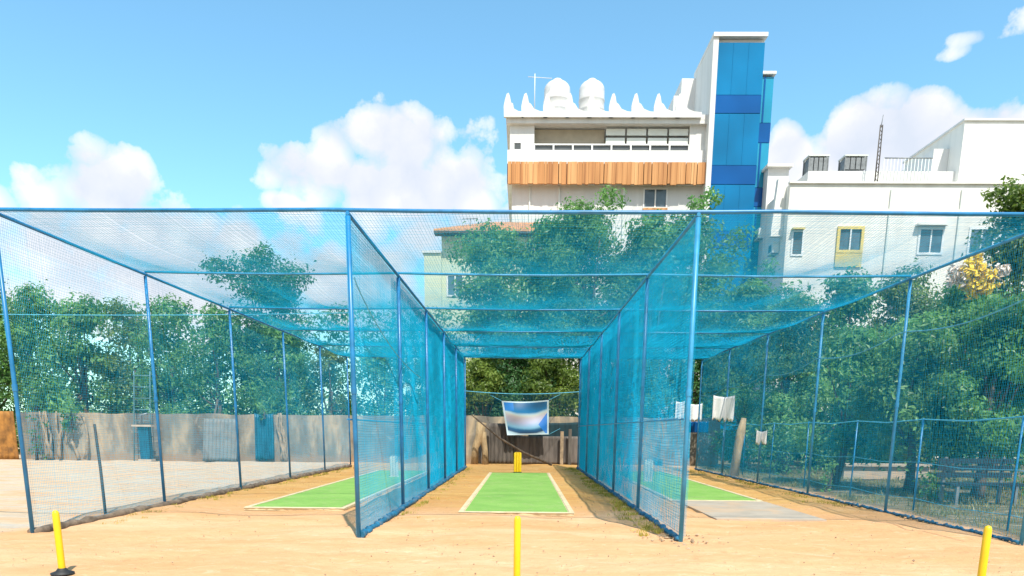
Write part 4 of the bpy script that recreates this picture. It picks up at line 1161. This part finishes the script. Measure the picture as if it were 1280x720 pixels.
# railing
ra, rb = at(1101, 198, UY + .3), at(1160, 203, UY + .3); zbase = at(1130, 227, UY + .3).z
t = thing('roof_railing', 'pale roof railing between the mast and the upper block', 'railing', (ra.x, UY + .3, zbase))
m = MB(); m.tube([(ra.x, UY - .2, ra.z - .15), (rb.x, UY - .2, ra.z - .15)], .035, 6); m.build('top_rail', 'steel', t)
for i in range(15):
    xx = ra.x + (rb.x - ra.x) * i / 14; MB().tube([(xx, UY - .2, zt2 + .02), (xx, UY - .2, ra.z - .15)], .022, 5).build('baluster', 'pale_panel', t)

# ------------------------------------------------------------------ small ground cover
def blades(name, spots, hgt, wid, mat, label, cat, seed, dens):
    rng = np.random.default_rng(seed); V = []; 
    for (x, y, r_, k) in spots:
        n = int(dens * k); a_ = rng.uniform(0, 6.28, n); d_ = r_ * np.sqrt(rng.uniform(0, 1, n))
        bx = x + np.cos(a_) * d_; by = y + np.sin(a_) * d_; h_ = hgt * rng.uniform(.35, 1, n) * (.5 + .5 * k)
        th = rng.uniform(0, 6.28, n); dx = np.cos(th) * wid; dy = np.sin(th) * wid; lx = rng.normal(0, .5, n) * h_; ly = rng.normal(0, .5, n) * h_
        z = np.zeros(n) - .01
        V.append(np.stack([np.stack([bx - dx, by - dy, z], 1), np.stack([bx + dx, by + dy, z], 1), np.stack([bx + lx + dx * .3, by + ly + dy * .3, h_], 1), np.stack([bx + lx - dx * .3, by + ly - dy * .3, h_], 1)], 1))
    V = np.concatenate(V).reshape(-1, 3); F = np.arange(len(V)).reshape(-1, 4)
    o = np_mesh(name, V, F, mat); tag(o, label, cat, None, 'stuff')
rng = random.Random(9); sp = []
for i in range(95):
    y = Y0 + .2 + rng.random() ** 1.1 * (Y1 - Y0); sp.append((XMR - .12 - abs(rng.gauss(0, .16)), y, rng.uniform(.06, .2), rng.uniform(.3, 1)))
for i in range(70):
    y = Y0 + 2 + rng.random() * (Y1 - Y0 - 2); sp.append((XML + .15 + abs(rng.gauss(0, .12)), y, rng.uniform(.04, .12), rng.uniform(.1, .35)))
for i in range(50):
    y = Y0 + 5 + rng.random() * 13; sp.append((XR - .2 - abs(rng.gauss(0, .2)), y, rng.uniform(.06, .18), rng.uniform(.2, .6)))
for i in range(60):
    y = Y0 + 1 + rng.random() * 17; sp.append((XL + .12 + abs(rng.gauss(0, .2)), y, rng.uniform(.05, .14), rng.uniform(.2, .5)))
blades('weeds', sp, .085, .006, 'weed', 'yellowish weeds along the feet of the nets', 'weeds', 5, 55)
sp = []
for i in range(620):
    y = 8 + rng.random() ** .8 * 22; sp.append((XR + .3 + rng.random() * 9, y, rng.uniform(.15, .5), rng.uniform(.3, 1)))
blades('grass', sp, .16, .008, 'dry_grass', 'patchy dry grass under the orchard trees', 'grass', 6, 50)

def pebbles():
    rng = np.random.default_rng(8); n = 5200
    x = rng.uniform(-9, 8, n); y = 5.5 + rng.uniform(0, 1, n) ** 1.3 * 24; s = .005 + .011 * rng.uniform(0, 1, n) ** 4
    big = rng.choice(n, 160, replace=False); s[big] *= 1.6
    k = 60; x[:k] = XMR + rng.normal(0, .25, k); y[:k] = Y0 + rng.normal(.1, .35, k); s[:k] = rng.uniform(.01, .035, k)
    base = np.array([[1, 0, 0], [-1, 0, 0], [0, 1, 0], [0, -1, 0], [0, 0, .7], [0, 0, -.7]])
    fc = np.array([[0, 2, 4], [2, 1, 4], [1, 3, 4], [3, 0, 4], [2, 0, 5], [1, 2, 5], [3, 1, 5], [0, 3, 5]])
    V = base[None] * s[:, None, None] * rng.uniform(.6, 1.3, (n, 6, 1)); V[:, :, 0] += x[:, None]; V[:, :, 1] += y[:, None]; V[:, :, 2] += .01
    F = fc[None] + (np.arange(n) * 6)[:, None, None]
    MT['pebble'] = simple('pebble', (.42, .29, .18), .9, 0, .4, 9)
    o = np_mesh('pebbles', V.reshape(-1, 3), F.reshape(-1, 3), 'pebble'); tag(o, 'small stones scattered over the sandy ground', 'pebbles', None, 'stuff')
pebbles()

# ------------------------------------------------------------------ light
SUN_EL, SUN_AZ = 56.0, 162.0        # azimuth measured from +Y (view direction) clockwise: sun is behind and to the right
sd = Vector((math.sin(R(SUN_AZ)) * math.cos(R(SUN_EL)), math.cos(R(SUN_AZ)) * math.cos(R(SUN_EL)), math.sin(R(SUN_EL))))
sl = bpy.data.lights.new('sun', 'SUN'); sl.energy = 4.0; sl.angle = R(.6); sl.color = (1.0, .95, .86)
so = bpy.data.objects.new('sun', sl); COL.objects.link(so); so.rotation_euler = sd.to_track_quat('Z', 'Y').to_euler(); so.location = (0, 0, 40)

w = bpy.data.worlds.new('World'); scene.world = w; w.use_nodes = True; nt = w.node_tree
bg = nt.nodes['Background']; bg.inputs[1].default_value = .135
sky = nt.nodes.new('ShaderNodeTexSky'); sky.sky_type = 'NISHITA'; sky.sun_disc = False
sky.sun_elevation = R(SUN_EL); sky.sun_rotation = R(SUN_AZ); sky.altitude = 0; sky.air_density = 1.0; sky.dust_density = .6; sky.ozone_density = 1.5
tc = nt.nodes.new('ShaderNodeTexCoord')
def vm(op, a, b=None, out=0):
    n = nt.nodes.new('ShaderNodeVectorMath'); n.operation = op
    for k, v in enumerate((a, b)):
        if v is None: continue
        if hasattr(v, 'is_output'): L(nt, v, n.inputs[k])
        else: n.inputs[k].default_value = v
    return n.outputs[out]
d = tc.outputs['Generated']
nz = noise(nt, 20.0, 5, .62, d)
vo = nt.nodes.new('ShaderNodeTexVoronoi'); vo.feature = 'F1'; vo.inputs['Scale'].default_value = 24
L(nt, vm('ADD', vm('MULTIPLY', nz.outputs['Color'], (.03, .03, .03)), d), vo.inputs['Vector'])
spx = nt.nodes.new('ShaderNodeSeparateXYZ'); L(nt, d, spx.inputs[0])
az = mth(nt, 'ARCTAN2', spx.outputs[0], spx.outputs[1])
cb = nt.nodes.new('ShaderNodeCombineXYZ'); L(nt, az, cb.inputs[0]); L(nt, spx.outputs[2], cb.inputs[1])
w1 = mth(nt, 'ADD', mth(nt, 'MULTIPLY', mth(nt, 'SUBTRACT', nz.outputs[0], .5), 1.25), mth(nt, 'MULTIPLY', mth(nt, 'SUBTRACT', .50, vo.outputs['Distance']), .9))
tot = None
# (photo x, photo y, half width, half height, density) of the cumulus banks, turned into directions of the sky
BL = [(132, 232, 66, 60, 1.15), (190, 275, 110, 40, .9), (500, 178, 68, 60, 1.15), (410, 215, 105, 36, 1.0), (510, 235, 140, 50, 1.15), (595, 190, 35, 45, .6), (355, 255, 30, 18, .8), (430, 180, 40, 40, .85),
      (220, 340, 420, 100, .95), (600, 290, 170, 70, .85),
      (1110, 178, 118, 70, 1.3), (985, 195, 38, 50, 1.15), (1235, 185, 110, 62, 1.2),
      (1275, 24, 55, 22, .54), (1240, 46, 60, 18, .55), (1205, 66, 50, 13, .50), (-220, 200, 160, 60, .9), (1520, 150, 150, 70, .9)]
for px, py, rx_, ry_, k in BL:
    v = ray(px, py).normalized(); v2 = ray(px + rx_, py).normalized(); v3 = ray(px, py - ry_).normalized()
    a0 = math.atan2(v.x, v.y); ra_ = abs(math.atan2(v2.x, v2.y) - a0); re_ = abs(v3.z - v.z)
    q_ = vm('MULTIPLY', vm('SUBTRACT', cb.outputs[0], (a0, v.z, 0)), (1 / ra_, 1 / re_, 0))
    b_ = mth(nt, 'MULTIPLY_ADD', vm('DOT_PRODUCT', q_, q_, 1), -.62 * k, k)
    tot = b_ if tot is None else mth(nt, 'SMOOTH_MAX', tot, b_, .25)
tot = mth(nt, 'MAXIMUM', tot, mth(nt, 'MULTIPLY_ADD', spx.outputs[1], -1.0, -.1))
D1 = mth(nt, 'MULTIPLY_ADD', w1, .85, mth(nt, 'SUBTRACT', tot, .40))
mask = ramp(nt, D1, [(-.0, (0, 0, 0)), (.12, (.5,) * 3), (.38, (.96,) * 3)]).outputs[0]
# billow tops are bright, the thick middle and foot of each bank greyer
lit = mth(nt, 'ADD', mth(nt, 'MULTIPLY', vo.outputs['Distance'], -.9), mth(nt, 'MULTIPLY_ADD', D1, -.55, 1.15))
ccol = ramp(nt, lit, [(.15, (3.9, 4.2, 4.8)), (.45, (4.6, 4.7, 5.1)), (.75, (5.8, 5.7, 5.75))]).outputs[0]
SK = mix(nt, 1.0, sky.outputs[0], (.98, 1.42, 1.36), 'MULTIPLY')
fin = mix(nt, mask, SK, ccol)
L(nt, fin, bg.inputs[0])

# ------------------------------------------------------------------ render settings
scene.render.engine = 'CYCLES'
scene.view_settings.view_transform = 'Standard'; scene.view_settings.look = 'None'
scene.view_settings.gamma = 1; scene.view_settings.use_curve_mapping = False
scene.view_settings.exposure = .58
scene.cycles.max_bounces = 6; scene.cycles.diffuse_bounces = 3; scene.cycles.glossy_bounces = 2; scene.cycles.transmission_bounces = 2
